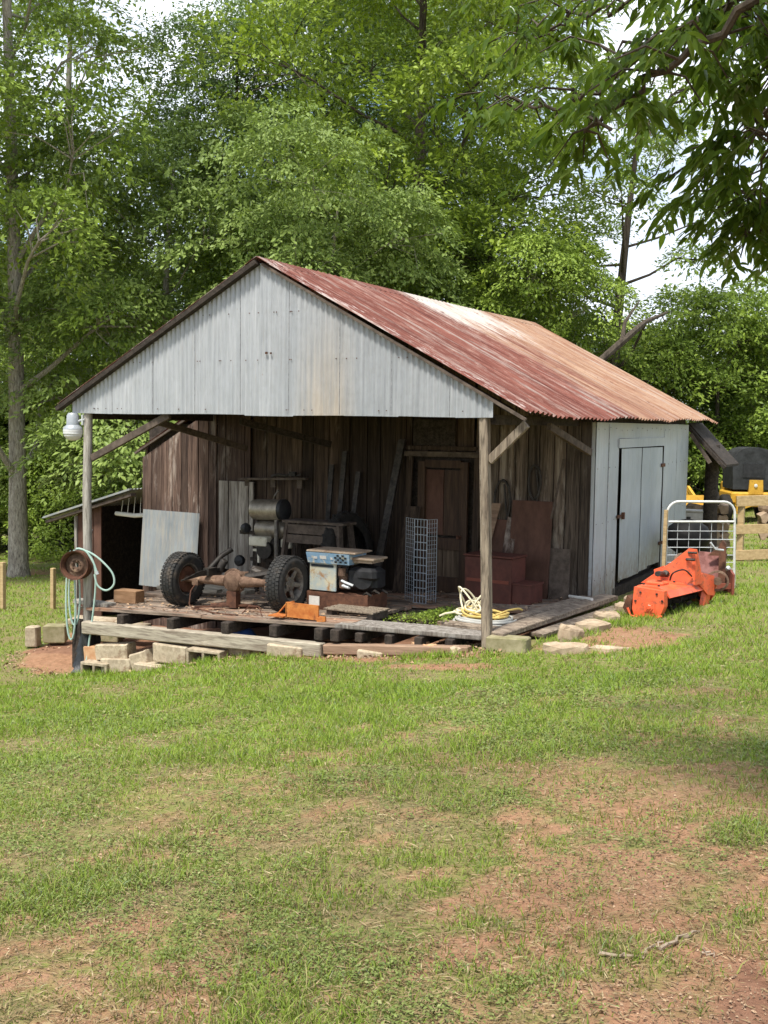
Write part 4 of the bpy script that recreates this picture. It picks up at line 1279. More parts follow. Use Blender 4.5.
# ------------------------------------------------------------------ hose on the left post
rim = Thing('wheel_rim', 'rusty brown steel wheel rim fixed to the left porch post as a hose hanger', 'wheel rim', (-5.50, -.22, .42))
rim.o.scale = (.86, .86, .86)
fdir = Vector((.36, -.93, .06)).normalized()
mb = MB(); mb.lathe([(.20, .03), (.215, .035), (.215, .02), (.19, .01), (.175, -.03), (.17, -.10), (.19, -.14), (.215, -.15), (.215, -.165), (.19, -.16)], (0, 0, 0), fdir, 36); r_ = rim.part('rim', mb, M['rust_dark'], True)
mb = MB(); mb.lathe([(.172, -.09), (.12, -.075), (.1, -.05), (.075, -.045), (.05, -.06), (.035, -.06), (.035, -.09)], (0, 0, 0), fdir, 30)
a = fdir.orthogonal().normalized(); b = fdir.cross(a)
for k in range(5):
    d = a * math.cos(k * 1.2566) + b * math.sin(k * 1.2566)
    mb.lathe([(.012, 0), (.012, .012), (0, .014)], d * .062 + fdir * -.048, fdir, 8)
rim.part('disc', mb, M['rust'], True)

side = Vector((fdir.y, -fdir.x, 0)) * -1     # along the rim face, towards the right of the photograph
hose = MB()


def hp(s, z, f=-.06):
    p = Vector((-5.50, -.22, .42)) + side * s + fdir * f
    return (p.x, p.y, z + .22 * (1 if z > -.3 else max(0, (z + 1) / .7)))


def loop(s0, s1, zt, zb, f, rad=.0125):
    m = (s0 + s1) / 2
    pts = []
    for k in range(25):
        t = k / 24
        if t < .2:
            q = t / .2
            pts.append(hp(s0 + (m - s0) * (1 - math.cos(q * 1.57)), zt - .0 + .0 - (.0), f)) if False else None
        a_ = 2 * math.pi * t
        pts.append(hp(m + (s1 - s0) / 2 * math.cos(a_) * (1 - .35 * math.sin(a_)), (zt + zb) / 2 + (zt - zb) / 2 * math.sin(a_), f))
    hose.tube(pts[:-1], rad, 7, closed=True)


loop(-.17, -.05, .36, -.66, -.12)
loop(-.14, .0, .37, -.52, -.14)
hose.tube(smooth_path([hp(.0, .40, -.04), hp(.12, .385, -.02), hp(.22, .30, .0), hp(.27, .12, .0), hp(.26, -.2, .0), hp(.2, -.6, .02), hp(.15, -.85, .04), hp(.03, -1.03, .08)]), .0125, 7)
hose.tube(smooth_path([hp(.02, .41, -.02), hp(.2, .37, .01), hp(.36, .27, .02), hp(.50, .12, .02), hp(.52, -.02, .02), hp(.42, -.10, .02), hp(.31, -.04, .03), hp(.27, .1, .03)]), .0125, 7)
hose.tube(smooth_path([hp(.05, .415, -.0), hp(.16, .38, .02), hp(.26, .24, .03), hp(.30, .14, .04)]), .0125, 7)
single('garden_hose', hose, M['hose'], 'pale green garden hose looped over the rusty rim on the left post', 'hose', (-5.5, -.22, .42), True, world=True)
o = bpy.data.objects['garden_hose']
mb = MB(); mb.tube([hp(.30, .14, .04), hp(.315, .10, .042)], .022, 8); mb.v = [(p[0] + 5.5, p[1] + .22, p[2] - .42) for p in mb.v]
link('nozzle', mb.mesh('nozzle', M['wire']), o)

# black sheeting wrapped round the post foot
mb = MB(); vs, fs = [], []
prof = [(-1.1, .17), (-1.0, .16), (-.93, .20), (-.85, .15), (-.7, .13), (-.55, .115), (-.42, .105), (-.36, .08)]
for j, (z, r) in enumerate(prof):
    for k in range(24):
        t = 2 * math.pi * k / 24
        rr = r * (1 + .22 * math.sin(t * 3 + j * .9) + .15 * math.sin(t * 7 + j * 1.7))
        vs.append((-5.42 + rr * math.cos(t) + .05 * (j < 3), -.06 + rr * math.sin(t), z))
for j in range(len(prof) - 1):
    for k in range(24):
        l = (k + 1) % 24
        fs.append((j * 24 + k, j * 24 + l, (j + 1) * 24 + l, (j + 1) * 24 + k))
mb.add(vs, fs)
single('black_sheeting', mb, M['tarp'], 'crumpled black sheeting wrapped round the foot of the left porch post', 'sheeting', (-5.42, -.06, -.95), True, world=True)
mb = MB(); mb.bar((-5.60, -.06, -1.05), (-5.6, -.05, -.30), .14, .1, (0, 1, 0))
single('stub_post', mb, M['dark_timber'], 'short dark timber stub beside the wrapped left post', 'post', (-5.6, -.05, -.95), world=True)

# ------------------------------------------------------------------ concrete blocks
def cblock(x, y, z, rz, label, hollow=False, rx=0.0, ry=0.0, m='block', d=(.39, .19, .19), grp='concrete blocks under the porch'):
    mb = MB()
    if hollow:
        L, W, H = d
        t = .032
        mb.box((0, -W / 2 + t / 2, H / 2), (L, t, H), None, .004, .002); mb.box((0, W / 2 - t / 2, H / 2), (L, t, H), None, .004, .002)
        for q in (-L / 2 + t / 2, 0, L / 2 - t / 2):
            mb.box((q, 0, H / 2), (t, W - 2 * t - .002, H - .004))
    else:
        mb.box((0, 0, d[2] / 2), d, None, .012, .006)
    o = single('concrete_block', mb, M[m], label, 'block', (x, y, z), group=grp)
    o.rotation_euler = (rx, ry, rz)
    return o


g = lambda x, y: gh(x, y) - .035
HP = math.pi / 2
cblock(-5.10, -.16, g(-5.1, -.16), HP * 1.0 + .1, 'hollow block showing its square holes beside the wrapped post, lowest left', True, d=(.39, .2, .19))
bpy.data.objects['concrete_block'].rotation_euler = (HP, 0, .12)
bpy.data.objects['concrete_block'].location.z += .10
cblock(-4.80, -.16, g(-4.8, -.16), .05, 'large pale block lying under the tilted block near the wrapped post', d=(.46, .2, .21), ry=-.07)
cblock(-5.28, -.1, g(-5.25, -.1) + .20, .12, 'orange stained block end on top of the leftmost hollow block', d=(.22, .19, .19), m='block_orange', ry=-.06)
cblock(-4.91, -.12, g(-4.91, -.12) + .205, .06, 'pale block tilted on top of the lower left pile', d=(.5, .2, .19), ry=-.12)
cblock(-4.42, -.13, g(-4.42, -.13) + .03, .0, 'tan block propped on its corner, middle of the pile', d=(.28, .2, .22), ry=-.35)
cblock(-3.98, -.13, g(-3.98, -.13) + .07, .03, 'clean cream block standing on a flat slab', d=(.5, .2, .22))
cblock(-4.12, -.22, g(-4.12, -.22) - .03, .02, 'thin flat slab beneath the cream block', d=(.62, .26, .10))
o_ = cblock(-3.42, -.12, g(-3.42, -.1) + .09, .05, 'hollow grey block with two open holes at the right end of the pile', True, d=(.46, .2, .2)); o_.rotation_euler = (HP, 0, .08)
cblock(-3.10, -.0, g(-3.1, 0) + .06, .0, 'greyish block behind the open hollow block', d=(.4, .2, .18))
cblock(-2.32, -.16, g(-2.32, -.16) + .02, .03, 'single cream block under the middle of the front beam', d=(.45, .2, .14))
cblock(-1.25, -.12, g(-1.25, -.12) - .03, .1, 'small half buried block under the right front beam', d=(.3, .2, .13))
cblock(.28, -.02, g(.28, .0) - .02, .12, 'mossy green block holding up the right edge boards', d=(.42, .2, .2), m='mossy')
# left retaining pieces
cblock(-7.06, .55, g(-7.06, .55) + .06, .35, 'white block standing alone at the left end of the stone row', d=(.16, .16, .28), grp='stone row at the left of the porch')
cblock(-6.86, .78, g(-6.86, .7) + .08, .55, 'dark grey block next to the white block at the left', d=(.3, .22, .24), m='mossy', grp='stone row at the left of the porch')
cblock(-6.55, 1.35, g(-6.6, 1.3) + .28, .3, 'long pale slab capping the low stone row at the left', d=(.9, .3, .08), grp='stone row at the left of the porch')
cblock(-6.5, 1.3, g(-6.6, 1.3) + .06, .35, 'grey block under the long pale slab at the left', d=(.6, .26, .2), m='mossy', grp='stone row at the left of the porch')
cblock(-5.95, 1.3, g(-5.95, 1.2) + .24, .1, 'short pale slab just behind the hanging hose', d=(.5, .3, .09), grp='stone row at the left of the porch')


def stone(x, y, d, rz, label, seed, m='stone', dz=-.02, tilt=0.0):
    rnd = random.Random(seed)
    mb = MB()
    n = 11
    out = [(math.cos(2 * math.pi * k / n) * d[0] / 2 * rnd.uniform(.82, 1.08), math.sin(2 * math.pi * k / n) * d[1] / 2 * rnd.uniform(.82, 1.08)) for k in range(n)]
    vs = []
    for sc, z in ((1.0, -.04), (1.04, .3 * d[2]), (1.0, .85 * d[2]), (.86, d[2]), (.45, d[2] * 1.03)):
        for a_, b_ in out:
            vs.append((a_ * sc + rnd.uniform(-.008, .008), b_ * sc + rnd.uniform(-.008, .008), z + rnd.uniform(-.012, .012)))
    fs = [(r * n + k, r * n + (k + 1) % n, (r + 1) * n + (k + 1) % n, (r + 1) * n + k) for r in range(4) for k in range(n)]
    fs.append(tuple(4 * n + k for k in range(n)))
    mb.add(vs, fs)
    o = single('flat_stone', mb, M[m], label, 'stone', (x, y, gh(x, y) + dz), group='flat stones along the right edge of the porch')
    o.rotation_euler = (0, tilt, rz)


stone(0.89, 0.02, (0.48, 0.28, 0.10), .25, 'widest tan flat stone nearest the lawn right of the porch post', 1)
stone(0.69, 0.62, (0.27, 0.22, 0.16), .5, 'upright pale stone under the edge boards', 2, tilt=.2)
stone(0.79, 1.15, (0.39, 0.33, 0.10), .8, 'tan stone in the middle of the edge row beside the grass', 3)
stone(0.75, 1.75, (0.33, 0.39, 0.10), .4, 'tan stone just before the tin wall corner', 4)
stone(0.81, 2.35, (0.31, 0.33, 0.10), .2, 'pale stone at the foot of the tin wall corner', 5, dz=.0)
stone(0.75, 2.85, (0.27, 0.31, 0.13), .2, 'stone tucked behind the orange tiller at the wall foot', 6)
stone(1.25, 0.22, (0.50, 0.20, 0.05), .3, 'thin pale stone sunk in the dirt right of the widest stone', 7)
stone(-0.55, -0.12, (0.22, 0.16, 0.09), .3, 'small orange stone left of the right porch post', 8, 'block_orange')
stone(-0.22, -0.16, (0.20, 0.13, 0.08), .9, 'small pale stone touching the right porch post', 9)
stone(-0.75, 0.05, (0.20, 0.18, 0.12), .2, 'knobbly brown stone under the grey slab', 10, 'block_orange')

# ================================================================== right of the shed
tl = Thing('rotary_tiller', 'bright orange tractor tiller with triangular mast parked by the tin wall', 'tiller', (1.12, 2.05, gh(1.12, 2.05) - .02), -.20)
tl.o.scale = (.85, .95, .80)
# local: y = away along the rotor, x = to the right, z up
mb = MB(); mb.prism([(-.22, 0, .12), (-.19, 0, .03), (.10, 0, .0), (.2, 0, .08), (.25, 0, .2), (.24, 0, .42), (-.2, 0, .44)], (0, .09, 0))
ep = tl.part('gear_case', mb, M['orange'])
mb = MB(); mb.lathe([(0, .03), (.03, .03), (.045, .02), (.06, .02), (.065, 0)], (.04, 0, .17), (0, -1, 0), 6); mb.box((.04, -.004, .17), (.15, .01, .14))
tl.part('hub_cap', mb, M['orange'], parent=ep)
mb = MB(); mb.prism([(-.25, -.02, .12), (-.2, -.02, .015), (.1, -.02, -.015), (.22, -.02, .06), (.22, .1, .06), (.1, .1, -.015), (-.2, .1, .015), (-.25, .1, .12)], (0, 0, .018)) if False else None
mb.tube([(-.27, -.03, .13), (-.22, -.03, .02), (.08, -.03, -.01), (.23, -.03, .07)], .016, 6); tl.part('skid_shoe', mb, M['orange'])
mb = MB(); mb.prism([(-.30, .0, .3), (-.36, .0, .12), (-.30, 0, .02), (-.24, 0, .03), (-.23, 0, .25)], (0, 1.3, 0)); tl.part('rear_flap', mb, M['rust_dark'])
mb = MB()   # hood
hood = [(-.25, .36), (-.2, .45), (.1, .455), (.23, .41), (.285, .32), (.27, .31), (.215, .385), (.09, .43), (-.19, .425), (-.23, .35)]
mb.prism([(p[0], .09, p[1]) for p in hood], (0, 1.28, 0)); tl.part('hood', mb, M['orange'])
mb = MB(); mb.prism([(-.22, 1.37, .12), (-.19, 1.37, .03), (.2, 1.37, .08), (.27, 1.37, .2), (.3, 1.37, .40), (-.2, 1.37, .46)], (0, .03, 0)); tl.part('end_plate', mb, M['orange'])
mb = MB(); mb.tube([(0, .1, .17), (0, 1.36, .17)], .045, 10); tl.part('rotor', mb, M['grease'])
for k in range(14):
    mb = MB(); y_ = .16 + k * .088; a_ = k * 1.9
    for q in range(2):
        t = a_ + q * math.pi
        c_, s_ = math.cos(t), math.sin(t)
        mb.bar((.04 * c_, y_, .17 + .04 * s_), (.15 * c_, y_, .17 + .15 * s_), .045, .012, (0, 1, 0)); mb.bar((.15 * c_, y_, .17 + .15 * s_), (.15 * c_ - .06 * s_, y_ + .04, .17 + .15 * s_ + .06 * c_), .045, .012, (0, 1, 0))
    tl.part('tine', mb, M['grease'])
mb = MB(); mb.prism([(-.34, .42, .43), (.26, .78, .44), (.24, .80, .95), (.18, .765, .96), (.0, .65, .76)], (-.012, .02, 0)); mb.prism([(.25, .78, .42), (.28, .98, .42), (.245, .83, .95), (.225, .79, .95)], (.02, 0, 0)); tl.part('mast', mb, M['orange'])
mb = MB()
for q in ((-.2, .5, .46), (.05, .62, .46), (.18, .95, .43), (-.1, 1.1, .46), (.1, 1.25, .455), (-.15, .16, .46), (.08, .15, .46)):
    mb.lathe([(.018, 0), (.018, .014), (.010, .018), (0, .018)], q, (0, 0, 1), 6)
for q in ((-.10, .37), (.14, .37), (-.17, .24), (.22, .28)):
    mb.lathe([(.016, 0), (.016, .013), (0, .016)], (q[0], -.001, q[1]), (0, -1, 0), 6)
tl.part('bolt', mb, M['grease'], kind='stuff')
mb = MB(); mb.tube([(.16, .72, .80), (.28, .74, .80)], .02, 8); mb.tube([(.17, .75, .90), (.29, .77, .90)], .016, 8); mb.tube(smooth_path([(.05, .5, .5), (.12, .45, .62), (.2, .6, .66), (.24, .75, .55)]), .012, 6); tl.part('hitch_pin', mb, M['grease'])
mb = MB(); mb.bar((-.18, 1.0, .47), (.22, 1.02, .47), .05, .05); mb.tube([(-.05, .9, .5), (-.05, 1.3, .58), (-.02, 1.45, .5)], .022, 8); mb.box((.1, 1.18, .5), (.14, .2, .1), None, .02); tl.part('top_frame', mb, M['rust_dark'])
mb = MB(); mb.prism([(.24, .9, .44), (.29, 1.1, .24), (.29, 1.3, .2), (.27, 1.32, .50), (.25, 1.0, .58)], (.02, 0, .0)); mb.prism([(.22, 1.02, .05), (.28, 1.05, .05), (.29, 1.15, .45), (.24, 1.1, .45)], (0, .14, 0)); tl.part('side_shield', mb, M['orange'])
mb = MB(); mb.box((-.05, .34, .47), (.26, .2, .06), None, .02); mb.prism([(-.30, .72, .46), (-.12, .78, .46), (-.12, .8, .62), (-.2, .76, .66), (-.32, .72, .60)], (0, .05, 0)); tl.part('gear_box', mb, M['orange'])
mb = MB(); mb.tube([(-.1, .62, .56), (-.05, .4, .6), (0, .25, .62)], .04, 8); mb.lathe([(.05, 0), (.055, .05), (.04, .1), (0, .1)], (-.08, .66, .55), (.1, -.6, .3), 10); tl.part('drive_shaft', mb, M['grease'])
mb = MB(); mb.lathe([(.13, -.03), (.16, -.02), (.16, .02), (.13, .03)], (.32, 1.35, .42), (.5, -.8, .0), 22); mb.lathe([(0, 0), (.06, 0), (.06, .03), (0, .03)], (.32, 1.35, .42), (.5, -.8, 0), 14); tl.part('gauge_wheel', mb, M['rust'])

bs = Thing('box_scraper', 'faded rust red box scraper blade behind the orange tiller at the gate foot', 'scraper', (1.36, 4.10, gh(1.42, 4.1)), .35)
bs.o.scale = (.92, 1, .85)
mb = MB(); mb.prism([(-.34, .05, .18), (.16, .02, .14), (.26, .16, .62), (-.12, .2, .64)], (0, .025, 0)); bs.part('mould_board', mb, M['oxide'])
mb = MB(); mb.prism([(.28, -.22, .0), (.28, .34, .0), (.28, .34, .36), (.28, .1, .40), (.28, -.22, .36)], (.03, 0, 0)); bs.part('end_plate', mb, M['oxide_red'])
mb = MB(); mb.prism([(-.56, -.2, .02), (-.56, .32, .02), (-.56, .3, .34), (-.56, -.18, .30)], (.025, 0, 0)); bs.part('end_plate', mb, M['oxide_red'])
mb = MB(); mb.bar((-.55, -.05, .14), (.29, -.08, .16), .05, .08); mb.bar((-.55, .2, .1), (.29, .2, .1), .05, .12); bs.part('cross_bar', mb, M['oxide_red'])
mb = MB(); mb.prism([(.12, .0, .15), (.22, .0, .15), (.22, .06, .78), (.17, .06, .84), (.13, .06, .78)], (.02, .08, 0)); mb.prism([(-.02, .05, .6), (.2, .05, .6), (.2, .06, .8)], (0, .04, 0)); bs.part('hitch_mast', mb, M['rust_dark'])
mb = MB(); mb.lathe([(.0, 0), (.13, .0), (.15, .04), (.14, .08), (0, .08)], (-.42, -.12, .50), (.5, -.8, .1), 20); bs.part('wheel', mb, M['rust'])
mb = MB(); mb.tube([(.17, -.05, .7), (.05, -.12, .72), (-.02, -.14, .82)], .016, 6); mb.lathe([(.03, 0), (.035, .05), (0, .07)], (.24, .05, .40), (.3, -.5, .4), 10); bs.part('pin', mb, M['wire'])

ga = Thing('tube_gate', 'white tubular gate panel with wire mesh propped behind the tiller', 'gate', (1.13, 4.52, gh(1.16, 4.52)), .62)
W2, H2 = .47, 1.20
mb = MB()
pts = [(-W2, 0, .02), (-W2, 0, H2 - .16)] + [(-W2 + .16 - .16 * math.cos(t), 0, H2 - .16 + .16 * math.sin(t)) for t in np.linspace(.2, 1.57, 6)] + [(W2 - .16 + .16 * math.sin(t), 0, H2 - .16 + .16 * math.cos(t)) for t in np.linspace(0, 1.4, 6)] + [(W2, 0, H2 - .18), (W2 + .03, 0, .02)]
mb.tube(pts, .017, 10); mb.tube([(-W2, 0, .06), (W2 + .03, 0, .06)], .017, 10); ga.part('frame', mb, M['white_paint'], True)
mb = MB(); mb.tube([(-W2, 0, H2 - .27), (W2, 0, H2 - .265)], .015, 10); ga.part('rail', mb, M['white_paint'], True)
mb = MB()
for k in range(9):
    z = .08 + (H2 - .36) * (k / 9) ** 1.25
    mb.tube([(-W2, 0, z), (W2 + .02, 0, z)], .006, 5)
for k in range(1, 6):
    x = -W2 + 2 * W2 * k / 6
    mb.tube([(x, .008, .06), (x, .008, H2 - .27)], .0045, 5)
ga.part('wire_mesh', mb, M['wire'])
mb = MB(); mb.bar((0, 0, -.05), (0.01, 0, 1.13), .045, .045, (0, 1, 0)); single('stake', mb, M['fence_wood'], 'thin orange brown stake against the left side of the white gate', 'stake', (.735, 4.2, gh(.8, 4.3)))
gr = Thing('covered_grill', 'black rounded kettle grill behind the white gate near the wall', 'grill', (.72, 5.55, gh(.72, 5.5)))
mb = MB(); mb.lathe([(0, .36), (.16, .38), (.27, .46), (.31, .58), (.31, .6)], n=24); gr.part('bowl', mb, M['soot_and_shade'], True)
mb = MB(); mb.lathe([(.32, .6), (.315, .66), (.27, .76), (.16, .84), (.03, .87), (.03, .9), (0, .9)], n=24); gr.part('lid', mb, M['soot_and_shade'], True)
for k in range(3):
    mb = MB(); t = k * 2.09; mb.tube([(.2 * math.cos(t), .2 * math.sin(t), .42), (.3 * math.cos(t), .3 * math.sin(t), 0)], .018, 6); gr.part('leg', mb, M['grease'])

# board fence
fn = Thing('board_fence', 'new tan three rail board fence running right behind the white gate', 'fence', (1.5, 8.4, gh(1.5, 8.4)))
dirf = Vector((.875, .484, 0))
p0 = Vector((.95, 8.05, 0))
gbase = gh(1.5, 8.3)
for k in range(4):
    p = p0 + dirf * (k * 2.35 + .02)
    z = gh(p.x, p.y)
    mb = MB(); mb.bar((p.x, p.y, z - .1), (p.x, p.y, z + 1.0), .1, .1, (0, 1, 0), bevel=.006); fn.part('post', mb, M['fence_wood'], world=True)
for zc_, h_ in ((.98, .17), (.52, .15), (.10, .16)):
    for k in range(3):
        a, b = p0 + dirf * (k * 2.35 - .05), p0 + dirf * ((k + 1) * 2.35 - .06)
        mb = MB(); mb.bar((a.x, a.y - .07, gh(a.x, a.y) + zc_), (b.x, b.y - .07, gh(b.x, b.y) + zc_), .035, h_, bevel=.003); fn.part('rail', mb, M['fence_wood'], world=True)

# split logs behind the fence
lg = bpy.data.meshes
log_protos = []
for s in range(4):
    rnd2 = random.Random(s + 50)
    mb = MB()
    n = 9
    ang = [2 * math.pi * k / n for k in range(n)]
    rr = [rnd2.uniform(.06, .10) for _ in ang]
    for yv, sc in ((-.22, 1), (.22, 1)):
        pass
    mb.prism([(rr[k] * math.cos(ang[k]), -.22, rr[k] * math.sin(ang[k])) for k in range(n)], (0, .44, 0))
    log_protos.append(mb.mesh('firewood_log', M['log']))


def firewood(cx, cy, n, rows, label, grp, ang, z0=0.0):
    rnd2 = random.Random(int(cx * 10))
    rt = Vector((math.cos(ang), math.sin(ang), 0))
    for r in range(rows):
        for k in range(n):
            o = bpy.data.objects.new('firewood_log', log_protos[rnd2.randrange(4)])
            COL.objects.link(o)
            s = (k - n / 2 + .5 * (r % 2)) * .175
            p = Vector((cx, cy, 0)) + rt * s
            o.location = (p.x, p.y + rnd2.uniform(-.06, .06), gh(p.x, p.y) + z0 + .08 + r * .15)
            o.rotation_euler = (rnd2.uniform(-.1, .1), rnd2.uniform(0, 6), ang + rnd2.uniform(-.3, .3))
            tag(o, label, 'firewood', grp)


firewood(1.60, 10.3, 8, 4, 'split log in the woodpile right of the dark corner post, seen between the fence rails', 'split logs stacked behind the fence', .5, .25)
firewood(.30, 8.75, 4, 6, 'split log in the stack under the rear lean-to', 'split logs under the rear lean-to', .5)
mb = MB(); mb.box((0, 0, .1), (.36, .3, .2), None, .02); mb.box((0, 0, .21), (.4, .34, .03), None, .01)
single('pale_crate', mb, M['pale_plate'], 'pale box with a lid among the logs behind the white gate', 'box', (.22, 8.15, gh(.22, 8.2) + .62))

# yellow machine with a black cab cover
tp = at(748, 500, 28)
tz = gh(tp[0], tp[1])
tk = Thing('yellow_tractor', 'yellow machine under a rounded black cab cover beyond the fence', 'tractor', (tp[0], tp[1], tz), .45)
tk.o.scale = (.86, .86, .86)
mb = MB()
cab = [(-.58, 1.0), (-.61, 1.7), (-.57, 1.92), (-.48, 2.07), (-.34, 2.17), (-.15, 2.22), (.17, 2.22), (.36, 2.17), (.50, 2.07), (.59, 1.92), (.63, 1.7), (.60, 1.0)]
mb.prism([(p[0], -.5, p[1]) for p in cab], (0, 1.2, 0)); tk.part('cab_cover', mb, M['canopy'])
mb = MB(); mb.box((0, -.515, 1.55), (.62, .02, .4)); tk.part('rear_window', mb, M['black'])
mb = MB(); mb.prism([(-.16, -.55, .50), (.30, -.55, .50), (.26, -.55, 1.28), (-.12, -.55, 1.28)], (0, .2, 0)); pnl = tk.part('yellow_panel', mb, M['yellow'])
mb = MB(); mb.lathe([(0, 0), (.04, 0), (.05, .02), (0, .03)], (.05, -.56, 1.12), (0, -1, 0), 12); tk.part('tail_lamp', mb, M['white_paint'], parent=pnl)
mb = MB(); mb.box((0, .2, .75), (1.25, 1.5, .35), None, .05); mb.box((-.1, .9, .95), (.8, .9, .5), None, .08); tk.part('body', mb, M['yellow'])
mb = MB(); mb.bar((-.5, -.6, .45), (.35, -.6, .75), .1, .16); mb.bar((-.45, -.62, .8), (-.45, -.62, .3), .12, .2, (0, 1, 0)); tk.part('arm', mb, M['yellow'])
for sx in (-1, 1):
    for yy in (-.25, 1.1):
        mb = MB(); mb.lathe(tyre_profile(.42, .22, .28), (sx * .72, yy, .42), (sx, 0, 0), 28); w_ = tk.part('wheel', mb, M['old_rubber'], True)
        mb = MB(); mb.lathe([(0, .06), (.1, .08), (.2, .04), (.22, .08)], (sx * .72, yy, .42), (sx, 0, 0), 20); tk.part('rim', mb, M['yellow'], True, parent=w_)
yp = at(690, 487, 25)
lo = Thing('loader_bucket', 'yellow loader bucket seen past the corner of the shed under the rear lean-to', 'bucket', (yp[0], yp[1], gh(yp[0], yp[1]) + .62), .5)
lo.o.scale = (.5, .5, .5)
mb = MB(); mb.prism([(-.9, -.35, .1), (-.9, .0, .0), (-.9, .35, .15), (-.9, .4, .6), (-.9, .3, .65), (-.9, .2, .2), (-.9, -.3, .15)], (1.8, 0, 0)); lo.part('shell', mb, M['yellow'])
for x in (-.5, .4):
    mb = MB(); mb.bar((x, .3, .4), (x, 1.8, .9), .12, .2); mb.bar((x, 1.8, .9), (x, 1.9, -1.25), .16, .16, (0, 1, 0)); lo.part('arm', mb, M['yellow'])

# posts in the left meadow
for k, (px, py, d, lb) in enumerate(((53, 600, 19.2, 'short orange brown fence post in the grass left of the lean-to'), (3, 602, 19.2, 'fence post at the very left edge before the big trunk'))):
    p = at(px, py, d); z = gh(p[0], p[1])
    mb = MB(); mb.bar((0, 0, -.1), (.01, 0, .72 + .1 * k), .075, .075, (0, 1, 0), bevel=.006)
    single('fence_post', mb, M['fence_wood'], lb, 'fence post', (p[0], p[1], z), group='fence posts in the left meadow')

# fallen twigs in the foreground
def twig(px0, py0, px1, py1, label, seed, r=.009):
    rnd2 = random.Random(seed)
    def gp(px, py):
        d = FW + (px - 384) / F * RT - (py - 512) / F * UP
        t = 3.0
        for _ in range(40):
            p = CAM + d * t
            t += (p[2] - gh(p[0], p[1])) / max(.2, -d[2]) * .7
        return CAM + d * t
    a, b = gp(px0, py0), gp(px1, py1)
    pts = []
    for k in range(7):
        p = a + (b - a) * k / 6
        pts.append((p[0] + rnd2.uniform(-.012, .012) - a[0], p[1] + rnd2.uniform(-.012, .012) - a[1], gh(p[0], p[1]) + r * 1.3 + rnd2.uniform(0, .01) - a[2]))
    mb = MB(); mb.tube(pts, [r * (1 - .08 * k) for k in range(7)], 6)
    m_ = Vector(pts[3]); e_ = Vector(pts[4]) - m_
    mb.tube([m_, m_ + Vector((e_.y * .8 + e_.x * .6, -e_.x * .8 + e_.y * .6, .02))], r * .5, 5)
    single('twig', mb, M['twig'], label, 'twig', tuple(a), True, group='fallen twigs on the bare foreground')


twig(662, 955, 697, 932, 'slanting grey twig on the bare soil at the lower right', 1, .007)
twig(594, 959, 645, 960, 'long straight twig lying flat left of the slanting twig', 2, .006)
twig(640, 957, 664, 946, 'short brown twig joining the two longer ones', 3, .005)
twig(704, 954, 712, 958, 'tiny stick right of the slanting twig', 4, .004)

# ================================================================== trees
def leaf_verts(p, d, n, size, wid, fold=.12, parts=1):
    """p,d,n: (N,3); folded diamond leaves -> verts, tris"""
    N = len(p)
    d = d / np.linalg.norm(d, axis=1, keepdims=True)
    s = np.cross(d, n); s /= np.linalg.norm(s, axis=1, keepdims=True) + 1e-9
    n = np.cross(s, d)
    size = np.asarray(size).reshape(-1, 1) * np.ones((N, 1))
    v = np.empty((N, 4, 3))
    v[:, 0] = p
    v[:, 1] = p + d * size * .5 + s * size * wid * .5 + n * size * fold
    v[:, 2] = p + d * size
    v[:, 3] = p + d * size * .5 - s * size * wid * .5 + n * size * fold
    b = np.arange(N)[:, None] * 4
    t = np.concatenate([b + np.array([[0, 1, 2]]), b + np.array([[0, 2, 3]])], 1).reshape(-1, 3)
    return v.reshape(-1, 3), t


def crown_points(lobes, ncl, nleaf, rc, flat, droop, rng, shell=(.78, 1.08), up=.5):
    L = np.array(lobes, float)
    w = (L[:, 3] * L[:, 4] + L[:, 3] * L[:, 5]) ** 1.0
    li = rng.choice(len(L), ncl, p=w / w.sum())
    dirs = rng.normal(size=(ncl, 3)); dirs[:, 2] += up
    dirs /= np.linalg.norm(dirs, axis=1, keepdims=True)
    rad = rng.uniform(*shell, size=(ncl, 1))
    inner = rng.random(ncl) < .05
    long_ = rng.random(ncl) < .16
    rad[long_] *= rng.uniform(1.1, 1.35, size=(long_.sum(), 1))
    rad[inner] *= rng.uniform(.3, .8, size=(inner.sum(), 1))
    c = L[li, :3] + dirs * L[li, 3:6] * rad
    lt = rng.uniform(0, 1, len(L))[li]
    ct = np.clip(.25 * lt + .55 * rng.random(ncl) + .12 * rng.normal(size=ncl) + .1, 0, 1)
    k = rng.poisson(nleaf, ncl)
    ci = np.repeat(np.arange(ncl), k)
    N = len(ci)
    r = rc * rng.uniform(.6, 1.3, ncl)[ci]
    ang = rng.uniform(0, 2 * np.pi, N)
    rr = np.sqrt(rng.random(N))
    off = np.c_[np.cos(ang) * rr, np.sin(ang) * rr, rng.normal(size=N) * flat]
    # the spray hangs outward: tilt the disc down away from the crown
    out = dirs.copy(); out[:, 2] *= .3
    out /= np.linalg.norm(out, axis=1, keepdims=True) + 1e-9
    proj = (off * out[ci]).sum(1)
    off[:, 2] -= droop * proj + .25 * droop * rr ** 2
    p = c[ci] + off * r[:, None]
    d = np.c_[off[:, 0], off[:, 1], np.zeros(N)] * .8 + out[ci] * .5 + rng.normal(size=(N, 3)) * .45
    d[:, 2] -= droop * .7
    n = np.c_[np.zeros((N, 2)), np.ones(N)] + out[ci] * .5 + rng.normal(size=(N, 3)) * .33
    tint = np.clip(ct[ci] + rng.normal(size=N) * .05, 0, 1)
    return p, d, n, tint, c, li


